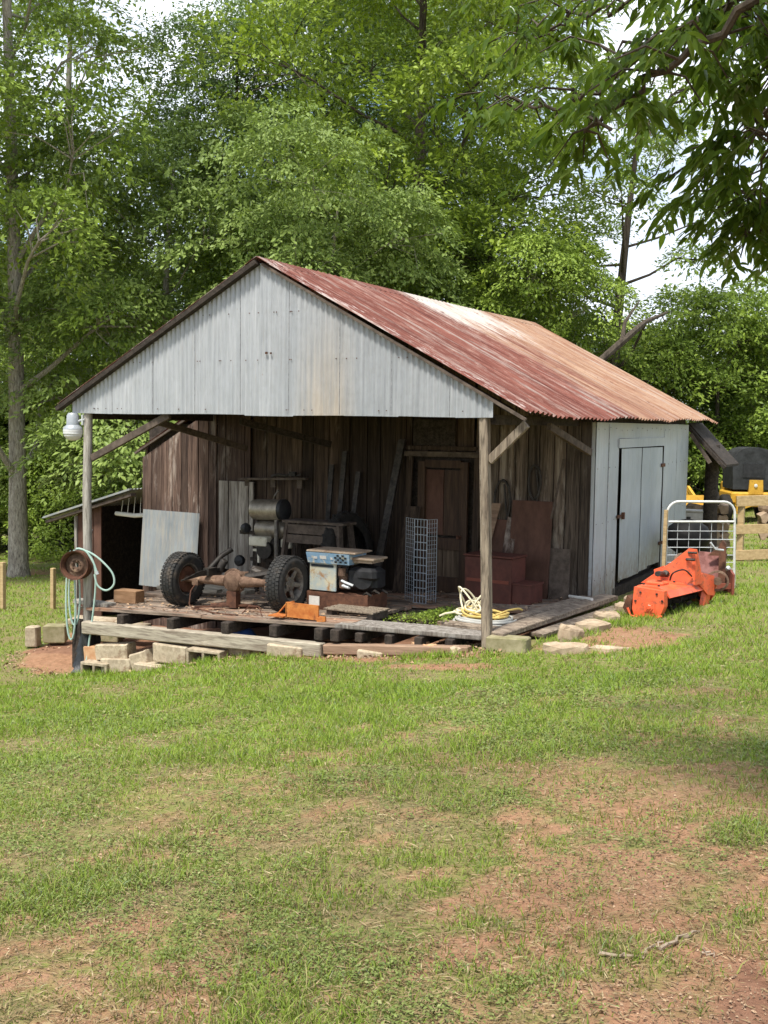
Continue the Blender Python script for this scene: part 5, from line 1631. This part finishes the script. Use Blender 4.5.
def tree_meshes(kind, seed):
    rng = np.random.default_rng(seed)
    K = dict(
        airy=dict(H=22, hb=4.2, r=3.6, nl=24, lr=(.8, 1.6), ncl=560, nleaf=62, size=.145, rc=.58, flat=.2, droop=.5, leaf='leaf_light', tr=.20, bark='bark'),
        soft=dict(H=11, hb=1.5, r=3.6, nl=15, lr=(1.1, 2.0), ncl=760, nleaf=90, size=.145, rc=.6, flat=.13, droop=.75, leaf='leaf_soft', tr=.16, bark='bark'),
        mid=dict(H=17, hb=3, r=4.2, nl=19, lr=(1.2, 2.3), ncl=900, nleaf=76, size=.15, rc=.7, flat=.2, droop=.55, leaf='leaf_mid', tr=.22, bark='bark_dark'),
        bright=dict(H=19, hb=4, r=4.6, nl=22, lr=(1.2, 2.3), ncl=980, nleaf=76, size=.155, rc=.66, flat=.26, droop=.35, leaf='leaf_bright', tr=.28, bark='bark_dark'),
        dark=dict(H=18, hb=1.5, r=3.4, nl=22, lr=(1.2, 2.0), ncl=1100, nleaf=75, size=.13, rc=.6, flat=.3, droop=.5, leaf='leaf_dark', tr=.2, bark='bark_dark'),
        bush=dict(H=6.2, hb=.2, r=3.0, nl=13, lr=(.9, 1.7), ncl=620, nleaf=85, size=.13, rc=.5, flat=.2, droop=.5, leaf='leaf_mid', tr=.08, bark='bark_dark'),
        limb=dict(H=13, hb=4.5, r=3.3, nl=15, lr=(.5, 1.0), ncl=230, nleaf=52, size=.125, rc=.5, flat=.2, droop=.5, leaf='leaf_mid', tr=.2, bark='bark_dark'),
    )[kind]
    H, hb, r = K['H'], K['hb'], K['r']
    lobes = []
    for i in range(K['nl']):
        t = (i + .5) / K['nl']
        z = hb + (H - hb) * t
        if kind == 'dark':
            env = r * (1 - t) ** .55 * .95 + .3
        elif kind == 'bush':
            env = r * math.sqrt(max(.05, 1 - t * t))
        else:
            env = r * math.sqrt(max(.08, math.sin(math.pi * (.14 + .8 * t))))
        a = i * 2.39996 + rng.uniform(-.5, .5)
        q = env * rng.uniform(.45, .95)
        lr = rng.uniform(*K['lr'])
        lobes.append((math.cos(a) * q, math.sin(a) * q, z, lr * rng.uniform(.8, 1.45), lr * rng.uniform(.8, 1.45), lr * rng.uniform(.5, .95)))
    p, d, n, tint, cc, li = crown_points(lobes, K['ncl'], K['nleaf'], K['rc'], K['flat'], K['droop'], rng)
    v, t = leaf_verts(p, d, n, K['size'] * rng.uniform(.5, 1.5, len(p)), .52)
    cm = np_mesh('crown', v, t, M[K['leaf']], {'tint': np.repeat(tint, 4)})
    # wood
    mb = MB()
    bend = [rng.normal() * .25 for _ in range(4)]
    N = 9
    spine = []
    for k in range(N):
        s = k / (N - 1)
        spine.append((bend[0] * math.sin(s * 3) + bend[1] * s, bend[2] * math.sin(s * 2.6) + bend[3] * s, H * .93 * s))
    tr = K['tr']
    rad = [tr * (1.35 if k == 0 else 1) * (1 - .9 * k / (N - 1)) + .02 for k in range(N)]
    sp2 = [(spine[0][0], spine[0][1], -.4), (spine[0][0], spine[0][1], .25)] + spine[1:]
    mb.tube(sp2, [tr * 1.75, tr * 1.2] + rad[1:], 10)
    sv = np.array(spine)
    for i, L in enumerate(lobes):
        zb = max(hb * .55, L[2] - rng.uniform(.8, 2.4) * (H / 15))
        base = np.array([np.interp(zb, sv[:, 2], sv[:, 0]), np.interp(zb, sv[:, 2], sv[:, 1]), zb])
        rb = max(.025, tr * (1 - zb / H) * .5)
        e = np.array(L[:3])
        m1 = base + (e - base) * .4 + np.array([0, 0, -.15]) + rng.normal(size=3) * .12
        m2 = base + (e - base) * .75 + rng.normal(size=3) * .15
        mb.tube([base, m1, m2, e], [rb, rb * .75, rb * .5, rb * .3], 6)
        for c in cc[li == i][:7]:
            mb.tube([m2 + (e - m2) * rng.random(), (e + c) / 2 + rng.normal(size=3) * .12, c], [rb * .3, rb * .2, .008], 4)
    return cm, mb.mesh('trunk', M[K['bark']], True)


TREES = {}


def tree(kind, seed, px, depth, label, grp, s=1.0, rz=0.0, lean=(0, 0), name=None, cat='tree', leaf=None, sz=1.0):
    key = (kind, seed)
    if key not in TREES:
        TREES[key] = tree_meshes(kind, seed)
    cm, tm = TREES[key]
    p = at(px, 430, depth)
    z = gh(p[0], p[1])
    e = bpy.data.objects.new(name or {'bush': 'bush', 'dark': 'evergreen_tree'}.get(kind, 'broadleaf_tree'), None)
    COL.objects.link(e)
    e.location = (p[0], p[1], z)
    e.rotation_euler = (lean[0], lean[1], rz)
    e.scale = (s, s, s * sz)
    tag(e, label, cat, grp)
    a = link('crown', cm, e)
    if leaf:
        a.material_slots[0].link = 'OBJECT'
        a.material_slots[0].material = M[leaf]
    link('trunk', tm, e)
    return e


GB_ = 'trees behind the shed'
GL_ = 'trees at the left of the yard'
GS_ = 'bushes along the wood edge'
tree('airy', 1, 17, 26, 'tall tree with a thick pale grey trunk at the left edge of the yard', GL_, 1.0, 2.0, (-.01, -.02))
tree('airy', 2, 60, 36, 'slim tall airy tree behind and just right of the thick grey trunk', GL_, 1.0, .6, (0, .02))
tree('mid', 3, 64, 40, 'tree with a thin dark trunk behind the left meadow, beside the lean-to roof', GL_, .70, 1.0, leaf='leaf_light')
tree('soft', 6, -50, 36, 'dense tree cut off by the left edge of the photo', GL_, .9, 2.2)
tree('soft', 5, 178, 28, 'soft green tree with layered drooping sprays above the left roof slope', GB_, .98, .4, sz=1.0)
tree('soft', 6, 330, 25.5, 'soft pale green tree right behind the roof ridge', GB_, .80, 2.4)
tree('soft', 5, 100, 36, 'small layered tree in the shade left of the gable', GL_, .85, 3.6, leaf='leaf_light')
tree('dark', 7, 232, 37, 'dark evergreen rising highest above the left half of the gable', GB_, .95, .2)
tree('dark', 8, 318, 40, 'second dark evergreen left of the bright yellow green oak', GB_, 1.15, 1.2)
tree('bright', 9, 408, 31, 'large bright yellow green oak towering over the middle of the roof', GB_, 1.02, .3)
tree('bright', 10, 462, 37, 'bright green oak between the yellow green oak and the bare limbed tree', GB_, .92, 2.0, leaf='leaf_mid')
tree('mid', 3, 470, 29, 'mid green tree hugging the rear of the roof', GB_, .48, 4.0)
tree('soft', 5, 532, 28, 'fresh green small tree over the right end of the ridge', GB_, .66, 5.0, leaf='leaf_light')
tree('limb', 11, 604, 31, 'sparse tree with bare dark limbs reaching into the sky at the right', GB_, 1.0, .9, (0, .05))
tree('bush', 12, 705, 33, 'big dense bush behind the black covered machine at the right', GS_, 1.0, .2)
tree('bush', 13, 795, 35, 'dense bush cut by the right edge above the fence', GS_, 1.06, 1.5)
tree('bush', 12, 630, 36, 'bush filling the gap between the roof end and the big dense bush', GS_, .95, 3.0)
tree('bush', 13, 745, 42, 'low bush standing beyond the big dense bush', GS_, .95, 4.0, leaf='leaf_soft')
tree('bush', 12, 28, 40, 'bright low bush at the meadow edge behind the thick trunk', GS_, .8, 1.0, leaf='leaf_bright')
tree('bush', 13, 92, 34, 'bush behind the lean-to roof below the yard lamp', GS_, .85, 2.2)
tree('bush', 12, 128, 38, 'shaded bush seen beneath the porch brace', GS_, .95, 5.0)
tree('bush', 13, -25, 37, 'bush at the meadow edge by the left border of the photo', GS_, .8, .5)
tree('mid', 3, 395, 47, 'tall tree far back showing between the second evergreen and the oak', GB_, 1.25, .7)
tree('bush', 13, 830, 42, 'far bush beyond the right border over the fence', GS_, .9, 2.4)
tree('airy', 1, -130, 24, 'tall airy tree beyond the left border', GL_, .95, 4.0)

# leaning dead branch against the bushes
a, b, c = at(595, 365, 24), at(622, 342, 24), at(645, 322, 24.4)
base = at(585, 430, 24.0)
mb = MB(); g0 = gh(base[0], base[1])
mb.tube([(base[0] - a[0], base[1] - a[1], g0 - a[2]), (0, 0, 0), tuple(b - a), tuple(c - a), tuple(at(668, 312, 25) - a)], [.12, .10, .085, .06, .02], 8)
mb.tube([tuple(b - a), tuple(at(625, 322, 24.2) - a), tuple(at(640, 300, 24.4) - a)], [.06, .04, .012], 6)
single('dead_branch', mb, M['bark_dark'], 'leaning dead dark limb just past the rear corner of the roof', 'branch', tuple(a), True)

# far wood: one mass
rng = np.random.default_rng(77)
lob = []
for k in range(150):
    th = rng.uniform(-.85, .8)
    d = rng.uniform(58, 78)
    q = CAM + (FH * math.cos(th) + RH * math.sin(th)) * d
    h = rng.uniform(.5, 1) * (8 if th < -.12 else 15 if th < .06 else 5.5)
    z0 = gh(q[0], q[1])
    for zf in np.arange(1.5, h, 3.2):
        rr = rng.uniform(1.8, 3.0)
        lob.append((q[0] + rng.normal(), q[1] + rng.normal(), z0 + zf, rr, rr, rr * .8))
p, d, n, tint, _, _ = crown_points(lob, 5200, 13, 1.1, .25, .5, rng)
v, t = leaf_verts(p, d, n, .46 * rng.uniform(.7, 1.3, len(p)), .6)
o = link('far_wood', np_mesh('far_wood', v, t, M['leaf_mid'], {'tint': np.repeat(tint, 4)}))
tag(o, 'far dark wood filling the gaps between the nearer trees', kind='stuff')

# ------------------------------------------------------------------ near tree whose branches hang into the top right
def cam_pt(px, py, d):
    return at(px, py, d)


rng = np.random.default_rng(5)
tbase = CAM + RH * 3.9 + FH * 3.3
tb = np.array([tbase[0], tbase[1], gh(tbase[0], tbase[1])])
wood = MB()
top_ = tb + np.array([-.1, .1, 8.5])
wood.tube([tb + np.array([0, 0, -.3]), tb + np.array([0, 0, .3]), tb + np.array([.03, 0, 2.5]), tb + np.array([-.05, .05, 5]), top_], [.34, .24, .2, .16, .06], 12)
fork = tb + np.array([.0, .02, 3.6])
fork2 = tb + np.array([-.05, .05, 4.9])
LV, LT, LN = [], [], []          # leaflets
leafP, leafD, leafN, leafS, leafC = [], [], [], [], []


def compound(p, d, nlf, L, rng, tint):
    """a drooping pinnate leaf: stalk p->, leaflets in pairs"""
    d = d / np.linalg.norm(d)
    side = np.cross(d, [0, 0, 1]); side /= np.linalg.norm(side) + 1e-9
    for k in range(nlf):
        s = (k + 1) / nlf
        q = p + d * L * s + np.array([0, 0, -L * .35 * s * s])
        dirs = [(side, 1), (side, -1)] if k < nlf - 1 else [(d, 1)]
        for sd, sg in dirs:
            dd = sd * sg * .75 + d * .6 + np.array([0, 0, -.55]) + rng.normal(size=3) * .22
            leafP.append(q); leafD.append(dd); leafN.append(np.array([0, 0, 1.0]) + rng.normal(size=3) * .4)
            leafS.append(rng.uniform(.05, .105)); leafC.append(np.clip(tint + rng.normal() * .12, 0, 1))


def bough(p0, pts, rng, dens=1.0, r0=.03):
    pts = [np.array(p0)] + [np.array(q) for q in pts]
    P = []
    for i in range(len(pts) - 1):
        for s in np.linspace(0, 1, 6)[:-1]:
            P.append(pts[i] + (pts[i + 1] - pts[i]) * s + rng.normal(size=3) * .02)
    P.append(pts[-1])
    m = len(P)
    wood.tube(P, [r0 * (1 - .85 * k / (m - 1)) + .003 for k in range(m)], 7)
    for k in range(max(2, m // 5), m):
        for _ in range(int(rng.poisson(1.5 * dens))):
            a = rng.uniform(0, 6.28)
            dirv = np.array([math.cos(a), math.sin(a), rng.uniform(-.5, .5)])
            ln = rng.uniform(.08, .34)
            q1 = P[k] + dirv * ln * .5 + np.array([0, 0, .02])
            q2 = P[k] + dirv * ln + np.array([0, 0, -.10 * ln - .04])
            wood.tube([P[k], q1, q2], [.007, .005, .003], 4)
            tint = rng.random()
            for q in (q1, q2, q2):
                for _ in range(rng.integers(1, 3)):
                    a2 = a + rng.normal() * .9
                    compound(q + rng.normal(size=3) * .02, np.array([math.cos(a2), math.sin(a2), -.25]), int(rng.integers(2, 5)), rng.uniform(.08, .16), rng, tint)


for tgt, dens, f0 in (
    ([(770, -40, 4.6), (690, 30, 4.8), (600, 85, 5.0), (560, 105, 5.1), (520, 112, 5.2)], 1.0, fork2),
    ([(760, 0, 4.0), (680, 60, 4.2), (620, 105, 4.4), (585, 130, 4.5)], 1.15, fork2),
    ([(790, -80, 4.9), (700, -30, 5.2), (610, 10, 5.6), (570, 22, 5.8), (530, 40, 5.9)], 1.1, fork2),
    ([(800, -60, 4.2), (730, 10, 4.5), (670, 40, 4.8), (600, 45, 5.0)], 1.3, fork2),
    ([(800, 60, 4.4), (760, 110, 4.7), (735, 160, 4.9), (722, 190, 5.0)], 1.0, fork),
    ([(830, 120, 4.6), (790, 170, 4.9), (757, 215, 5.1), (745, 235, 5.2)], 1.2, fork),
    ([(790, 20, 5.5), (740, 70, 5.9), (690, 95, 6.2), (645, 125, 6.5)], .9, fork2),
    ([(850, 0, 4.0), (800, 60, 4.3), (770, 120, 4.5), (765, 160, 4.6)], 1.1, fork),
    ([(760, -120, 5.5), (640, -90, 6.2), (540, -60, 6.8), (470, -30, 7.2)], 1.0, fork2),
    ([(830, -160, 3.4), (720, -160, 3.6), (640, -140, 4.0), (560, -120, 4.4)], 1.1, fork2),
    ([(900, -300, 3.2), (800, -400, 3.2), (700, -420, 3.4)], 1.2, fork2),
    ([(1000, -200, 4.0), (980, -260, 5.0), (930, -300, 6.0)], 1.2, fork2),
    ([(1100, -100, 3.4), (1200, -100, 3.4), (1350, -50, 3.5)], 1.2, fork),
):
    bough(f0, [cam_pt(*q) for q in tgt], rng, dens * .84, .02)
# unseen boughs added above the camera to dapple the near lawn with shade
for pts in (((2.5, 2.6, 5.2), (.8, 2.4, 5.4), (-.6, 2.0, 5.2), (-1.8, 1.6, 4.9)), ((2.6, 2.4, 4.6), (1.2, 1.4, 5.0), (-.2, .9, 5.2), (-1.2, .4, 5.0)),
            ((2.8, 3.2, 5.6), (1.2, 3.6, 6.0), (-.4, 3.8, 6.1), (-1.6, 3.6, 5.9)), ((2.4, 1.6, 5.4), (.8, .2, 5.8), (-.8, -.4, 5.8), (-2.2, -.6, 5.4)),
            ((2.6, 2.9, 6.6), (1.0, 2.8, 7.0), (-1.0, 2.9, 7.0), (-2.4, 2.8, 6.6))):
    bough(fork2, [CAM + RH * q[0] + FH * q[1] + np.array([0, 0, q[2] - 1.6]) for q in pts], rng, 1.15, .03)
P_, D_, N_, S_, C_ = map(np.array, (leafP, leafD, leafN, leafS, leafC))
# long pointed leaflets: 6 verts, arched
Dn = D_ / np.linalg.norm(D_, axis=1, keepdims=True)
Sd = np.cross(Dn, N_); Sd /= np.linalg.norm(Sd, axis=1, keepdims=True)
Nn = np.cross(Sd, Dn)
Nl = len(P_)
V = np.empty((Nl, 8, 3)); s_ = S_[:, None]
down = np.array([0, 0, -1.0])
V[:, 0] = P_
for q, (u, w, dr) in enumerate(((.3, .15, .02), (.62, .13, .07))):
    mid = P_ + Dn * s_ * u + down * s_ * dr
    V[:, 1 + q * 3] = mid + Sd * s_ * w + Nn * s_ * .04
    V[:, 2 + q * 3] = mid
    V[:, 3 + q * 3] = mid - Sd * s_ * w + Nn * s_ * .04
V[:, 7] = P_ + Dn * s_ + down * s_ * .2
tri = np.array([[0, 1, 2], [0, 2, 3], [1, 4, 5], [1, 5, 2], [2, 5, 6], [2, 6, 3], [4, 7, 5], [5, 7, 6]])
T_ = (np.arange(Nl)[:, None, None] * 8 + tri[None]).reshape(-1, 3)
nt = Thing('overhanging_tree', 'near tree whose long pointed leaves hang into the top right of the view', 'tree', tuple(tb))
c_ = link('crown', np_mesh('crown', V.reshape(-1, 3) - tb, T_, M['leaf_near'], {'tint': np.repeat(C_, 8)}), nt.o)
nt.part('trunk', wood, M['bark_dark'], True, world=True)

# ================================================================== grass
def in_shed(x, y):
    return ((x > -5.5) & (x < .42) & (y > .0) & (y < 8.2)) | ((x > -8.3) & (x < -5.5) & (y > 2.5) & (y < 8))


def scatter(n, f0, f1, pw, rng, half=.72):
    u = rng.random(n)
    f = (f0 ** (1 - pw) + u * (f1 ** (1 - pw) - f0 ** (1 - pw))) ** (1 / (1 - pw))
    th = rng.uniform(-half, half, n)
    x = CAM[0] + FH[0] * f + RH[0] * f * np.tan(th)
    y = CAM[1] + FH[1] * f + RH[1] * f * np.tan(th)
    return x, y, f


rng = np.random.default_rng(21)


def blades(n, f0, f1, pw, hgt, wid, rng, keep, bend=True, fade=None):
    x, y, f = scatter(n, f0, f1, pw, rng)
    if fade:
        q = rng.random(n) < fade(f)
        x, y, f = x[q], y[q], f[q]
        n = len(x)
    dmk = dirt_mask(x, y) ** .75
    cl = fbm(x * 2.2, y * 2.2, 61, 4)
    ok = (rng.random(n) > dmk * 1.02 + .0) & (~in_shed(x, y)) & (rng.random(n) < keep(cl))
    x, y, f, cl = x[ok], y[ok], f[ok], cl[ok]
    N = len(x)
    z = gz(x, y)
    a = rng.uniform(0, 2 * np.pi, N)
    h = hgt * rng.uniform(.4, 1.5, N) * (.35 + 1.4 * cl)
    w = wid * rng.uniform(.7, 1.3, N) * np.clip(f / 7, .8, 3.4)
    ln = np.c_[np.cos(a), np.sin(a)] * (h * rng.uniform(.25, 1.1, N))[:, None]
    b = rng.uniform(0, 2 * np.pi, N)
    sx, sy = np.cos(b) * w, np.sin(b) * w
    base = np.c_[x, y, z - .004]
    if bend:
        v = np.empty((N, 5, 3))
        v[:, 0] = base + np.c_[sx, sy, 0 * x]; v[:, 1] = base - np.c_[sx, sy, 0 * x]
        m = base + np.c_[ln * .35, h * .62]
        v[:, 2] = m + np.c_[sx, sy, 0 * x] * .8; v[:, 3] = m - np.c_[sx, sy, 0 * x] * .8
        v[:, 4] = base + np.c_[ln, h * .95]
        t = (np.arange(N)[:, None, None] * 5 + np.array([[0, 1, 3], [0, 3, 2], [2, 3, 4]])[None]).reshape(-1, 3)
        k = 5
    else:
        v = np.empty((N, 3, 3))
        v[:, 0] = base + np.c_[sx, sy, 0 * x]; v[:, 1] = base - np.c_[sx, sy, 0 * x]; v[:, 2] = base + np.c_[ln, h]
        t = np.arange(N * 3).reshape(-1, 3)
        k = 3
    tint = np.clip(.25 + .5 * fbm(x * .8, y * .8, 71, 3) + .2 * rng.normal(size=N), 0, 1)
    dry = rng.random(N) < np.clip(.10 + .25 * (f < 8), 0, 1)
    tint[dry] = np.clip(tint[dry] + .5, 0, 1)
    return v.reshape(-1, 3), t, np.repeat(tint, k)


v, t, ti = blades(400000, 2.3, 13.0, 1.1, .034, .0026, rng, lambda c: np.clip((c - .30) * 2.6, .12, 1), True, lambda f: sstep(13, 7, f))
tag(link('grass', np_mesh('grass', v, t, M['grass'], {'tint': ti})), 'thin patchy grass of the near lawn', kind='stuff')
v, t, ti = blades(500000, 4.8, 34.0, 1.35, .042, .0034, rng, lambda c: np.clip((c - .1) * 2.6, .35, 1), False, lambda f: sstep(4.8, 9.5, f))
tag(link('grass', np_mesh('grass', v, t, M['grass_far'], {'tint': ti})), 'bright short grass of the lawn round the shed', kind='stuff')

# taller tufts against the blocks, stones and posts
N = 9000
xs = np.r_[rng.uniform(-5.3, .3, 5500), rng.uniform(.75, 1.25, 2000), rng.uniform(.5, 1.5, 1500)]
ys = np.r_[rng.normal(-.36, .07, 5500), rng.uniform(-.3, 2.6, 2000), rng.uniform(2.0, 4.8, 1500)]
ok = rng.random(N) < np.clip((fbm(xs * 3, ys * 3, 91, 3) - .35) * 4, 0, 1)
xs, ys = xs[ok], ys[ok]; N = len(xs)
bz = gz(xs, ys) - .004
a = rng.uniform(0, 6.283, N); h = rng.uniform(.03, .10, N); b = rng.uniform(0, 6.283, N)
v = np.empty((N, 3, 3))
v[:, 0] = np.c_[xs + np.cos(b) * .005, ys + np.sin(b) * .005, bz]; v[:, 1] = np.c_[xs - np.cos(b) * .005, ys - np.sin(b) * .005, bz]
v[:, 2] = np.c_[xs + np.cos(a) * h * .6, ys + np.sin(a) * h * .6, bz + h]
tag(link('grass', np_mesh('grass', v.reshape(-1, 3), np.arange(N * 3).reshape(-1, 3), M['grass_far'], {'tint': np.repeat(rng.random(N), 3)})), 'longer grass tufts along the porch blocks and stones', kind='stuff')

# low broad leaved ground cover near the camera
x, y, f = scatter(310000, 2.3, 9.5, 1.02, rng)
c1 = fbm(x * 1.9, y * 1.9, 81, 4)
dmk = dirt_mask(x, y)
ok = (rng.random(len(x)) < np.clip((c1 - .47) * 5, 0, 1) * .8) & (rng.random(len(x)) > dmk * .95) & ~in_shed(x, y)
x, y, f = x[ok], y[ok], f[ok]
N = len(x)
p = np.c_[x, y, gz(x, y) + rng.uniform(.006, .028, N)]
a = rng.uniform(0, 6.283, N)
d = np.c_[np.cos(a), np.sin(a), rng.uniform(-.3, .5, N)]
n = np.c_[rng.normal(size=(N, 2)) * .45, np.ones(N)]
v, t = leaf_verts(p, d, n, rng.uniform(.011, .024, N) * np.clip(f / 5, .8, 1.7), .55, .08)
tag(link('ground_cover', np_mesh('ground_cover', v, t, M['clover'], {'tint': np.repeat(np.clip(rng.normal(.45, .25, N), 0, 1), 4)})), 'low broad leaved weeds in the near lawn', kind='stuff')

# dry thatch lying in the turf
x, y, f = scatter(120000, 2.3, 12.0, 1.1, rng)
ok = ~in_shed(x, y) & (rng.random(len(x)) > .9 * dirt_mask(x, y) ** 2.5)
x, y, f = x[ok], y[ok], f[ok]
N = len(x)
p = np.c_[x, y, gz(x, y) + rng.uniform(.003, .016, N)]
a = rng.uniform(0, 6.283, N)
d = np.c_[np.cos(a), np.sin(a), rng.uniform(-.12, .22, N)]
n = np.c_[rng.normal(size=(N, 2)) * .5, np.ones(N)]
v, t = leaf_verts(p, d, n, rng.uniform(.02, .06, N), .11 * np.clip(f / 5, .8, 2)[:, None], .03)
tag(link('dry_thatch', np_mesh('dry_thatch', v, t, M['thatch'], {'tint': np.repeat(rng.random(N), 4)})), 'dry straw coloured grass stems lying in the lawn', kind='stuff')

# husks and clods on the bare soil
M['husk'] = surf('tan_husk', (.20, .12, .07), (.40, .28, .18), 20, rough=.9, bump=0, island=.4)
x, y, f = scatter(110000, 2.3, 10.0, .9, rng)
dmk = dirt_mask(x, y)
ok = (rng.random(len(x)) < np.clip(dmk, .05, 1) * .6) & ~in_shed(x, y)
x, y, f = x[ok], y[ok], f[ok]
N = len(x)
p = np.c_[x, y, gz(x, y) + .004]
a = rng.uniform(0, 6.283, N)
d = np.c_[np.cos(a), np.sin(a), rng.uniform(-.2, .4, N)]
n = np.c_[rng.normal(size=(N, 2)) * .6, np.ones(N)]
v, t = leaf_verts(p, d, n, rng.uniform(.005, .016, N), .7, .25)
tag(link('husks', np_mesh('husks', v, t, M['husk'])), 'tan husks and crumbs scattered on the bare clay', kind='stuff')

# weeds in the gap of the porch floor
N = 2600
x = np.clip(rng.normal(-1.0, .26, N), -1.6, -.45); y = np.clip(rng.normal(1.0, .2, N), .5, 1.36)
p = np.c_[x, y, -.02 + rng.uniform(0, .13, N) * np.exp(-((x + .95) / .35) ** 2)]
a = rng.uniform(0, 6.283, N)
d = np.c_[np.cos(a), np.sin(a), rng.uniform(.0, .9, N)]
n = np.c_[rng.normal(size=(N, 2)) * .5, np.ones(N)]
v, t = leaf_verts(p, d, n, rng.uniform(.02, .05, N), .5, .1)
tag(link('weeds', np_mesh('weeds', v, t, M['leaf_mid'], {'tint': np.repeat(rng.random(N), 4)})), 'green weeds growing in the gap of the porch floor', kind='stuff')
mb = MB()
vs, fs = [], []
for i in range(25):
    for j in range(17):
        xx, yy = -1.72 + 1.74 * i / 24, .3 + 1.1 * j / 16
        vs.append((xx, yy, -.03 + .06 * (float(fbm(np.array([xx * 5]), np.array([yy * 5]), 5)[0]) - .5) - (.25 if i in (0, 24) or j in (0, 16) else 0)))
for i in range(24):
    for j in range(16):
        a_ = i * 17 + j
        fs.append((a_, a_ + 17, a_ + 18, a_ + 1))
mb.add(vs, fs)
M['soil'] = surf('grey_soil', (.16, .12, .08), (.30, .24, .17), 14, rough=.95, bump=.02, island=0)
o = single('soil_patch', mb, M['soil'], 'bare grey soil in the gap of the porch floor', 'soil', (-.85, .85, 0), True, kind='structure')

# dead leaves under the front of the deck and at the trunk
x = rng.uniform(-5.0, .3, 2600); y = rng.normal(-.05, .22, 2600)
x[:900] = rng.normal(-6.1, .5, 900); y[:900] = rng.normal(.1, .4, 900)
p = np.c_[x, y, gz(x, y) + .008]
a = rng.uniform(0, 6.283, len(x)); d = np.c_[np.cos(a), np.sin(a), rng.uniform(-.2, .5, len(x))]; n = np.c_[rng.normal(size=(len(x), 2)) * .7, np.ones(len(x))]
v, t = leaf_verts(p, d, n, rng.uniform(.02, .06, len(x)), .6, .2)
tag(link('leaf_litter', np_mesh('leaf_litter', v, t, M['husk'])), 'dead leaves and chips along the front of the porch', kind='stuff')

# chips and dead leaves blown onto the deck
N = 1500
x = rng.uniform(-5.5, .1, N); y = rng.uniform(-.02, 2.55, N)
ok = ~((x > -1.75) & (y < 1.42))
x, y = x[ok], y[ok]; N = len(x)
p = np.c_[x, y, .11 + .045 * x + .012 + rng.uniform(0, .006, N)]
a = rng.uniform(0, 6.283, N); d = np.c_[np.cos(a), np.sin(a), rng.uniform(-.1, .3, N)]; n = np.c_[rng.normal(size=(N, 2)) * .4, np.ones(N)]
v, t = leaf_verts(p, d, n, rng.uniform(.02, .07, N), .5, .15)
tag(link('deck_litter', np_mesh('deck_litter', v, t, M['husk'])), 'dry leaves and splinters on the porch deck', kind='stuff')

# ================================================================== light, sky, camera
S = Vector((-.06, -.56, 1.15)).normalized()
EL_, AZ_ = math.asin(S.z), math.atan2(S.x, S.y)
sl = bpy.data.lights.new('sun', 'SUN')
sl.energy = 4.2
sl.angle = R(9)
sl.color = (1.0, .955, .87)
so = bpy.data.objects.new('sun', sl)
COL.objects.link(so)
so.rotation_euler = S.to_track_quat('Z', 'Y').to_euler()
w = bpy.data.worlds.new('World')
scene.world = w
w.use_nodes = True
nt_ = w.node_tree
nt_.nodes.clear()
out = nt_.nodes.new('ShaderNodeOutputWorld')
bg = nt_.nodes.new('ShaderNodeBackground')
sky = nt_.nodes.new('ShaderNodeTexSky')
sky.sky_type = 'NISHITA'
sky.sun_disc = False
sky.sun_elevation = EL_
sky.sun_rotation = AZ_
sky.air_density = 1.0
sky.dust_density = 1.0
tc = nt_.nodes.new('ShaderNodeTexCoord')
mp = nt_.nodes.new('ShaderNodeMapping'); mp.inputs['Scale'].default_value = (1.0, 1.0, 2.2)
nz = nt_.nodes.new('ShaderNodeTexNoise'); nz.inputs['Scale'].default_value = 2.6; nz.inputs['Detail'].default_value = 9; nz.inputs['Roughness'].default_value = .58; nz.inputs['Distortion'].default_value = .3
rp_ = nt_.nodes.new('ShaderNodeValToRGB')
rp_.color_ramp.elements[0].position = .40; rp_.color_ramp.elements[1].position = .54
nz2 = nt_.nodes.new('ShaderNodeTexNoise'); nz2.inputs['Scale'].default_value = 3.4; nz2.inputs['Detail'].default_value = 6
cr2 = nt_.nodes.new('ShaderNodeValToRGB')
cr2.color_ramp.elements[0].position = .3; cr2.color_ramp.elements[0].color = (5.6, 6.4, 7.7, 1)
cr2.color_ramp.elements[1].position = .68; cr2.color_ramp.elements[1].color = (9.6, 10.0, 10.6, 1)
mx = nt_.nodes.new('ShaderNodeMixRGB')
L = nt_.links.new
L(tc.outputs['Generated'], mp.inputs[0]); L(mp.outputs[0], nz.inputs[0]); L(mp.outputs[0], nz2.inputs[0])
L(nz.outputs[0], rp_.inputs[0]); L(nz2.outputs[0], cr2.inputs[0])
L(rp_.outputs[0], mx.inputs[0]); L(sky.outputs[0], mx.inputs[1]); L(cr2.outputs[0], mx.inputs[2])
L(mx.outputs[0], bg.inputs[0]); L(bg.outputs[0], out.inputs[0])
bg.inputs[1].default_value = .115

cam = bpy.data.cameras.new('camera')
cam.sensor_fit = 'VERTICAL'
cam.sensor_height = 36
cam.lens = F / 1024 * 36
cam.clip_start = .05
cam.clip_end = 2000
co = bpy.data.objects.new('camera', cam)
COL.objects.link(co)
co.matrix_world = Matrix.Translation(Vector(CAM)) @ Matrix((RT, UP, -FW)).transposed().to_4x4()
scene.camera = co
scene.view_settings.view_transform = 'Standard'
scene.view_settings.look = 'None'
scene.view_settings.exposure = .6
scene.view_settings.gamma = 1
scene.view_settings.use_curve_mapping = False
cy_ = scene.cycles
cy_.max_bounces = 7
cy_.diffuse_bounces = 3
cy_.glossy_bounces = 3
cy_.transmission_bounces = 4
cy_.transparent_max_bounces = 4
cy_.use_denoising = True
cy_.use_adaptive_sampling = True
cy_.adaptive_threshold = .02
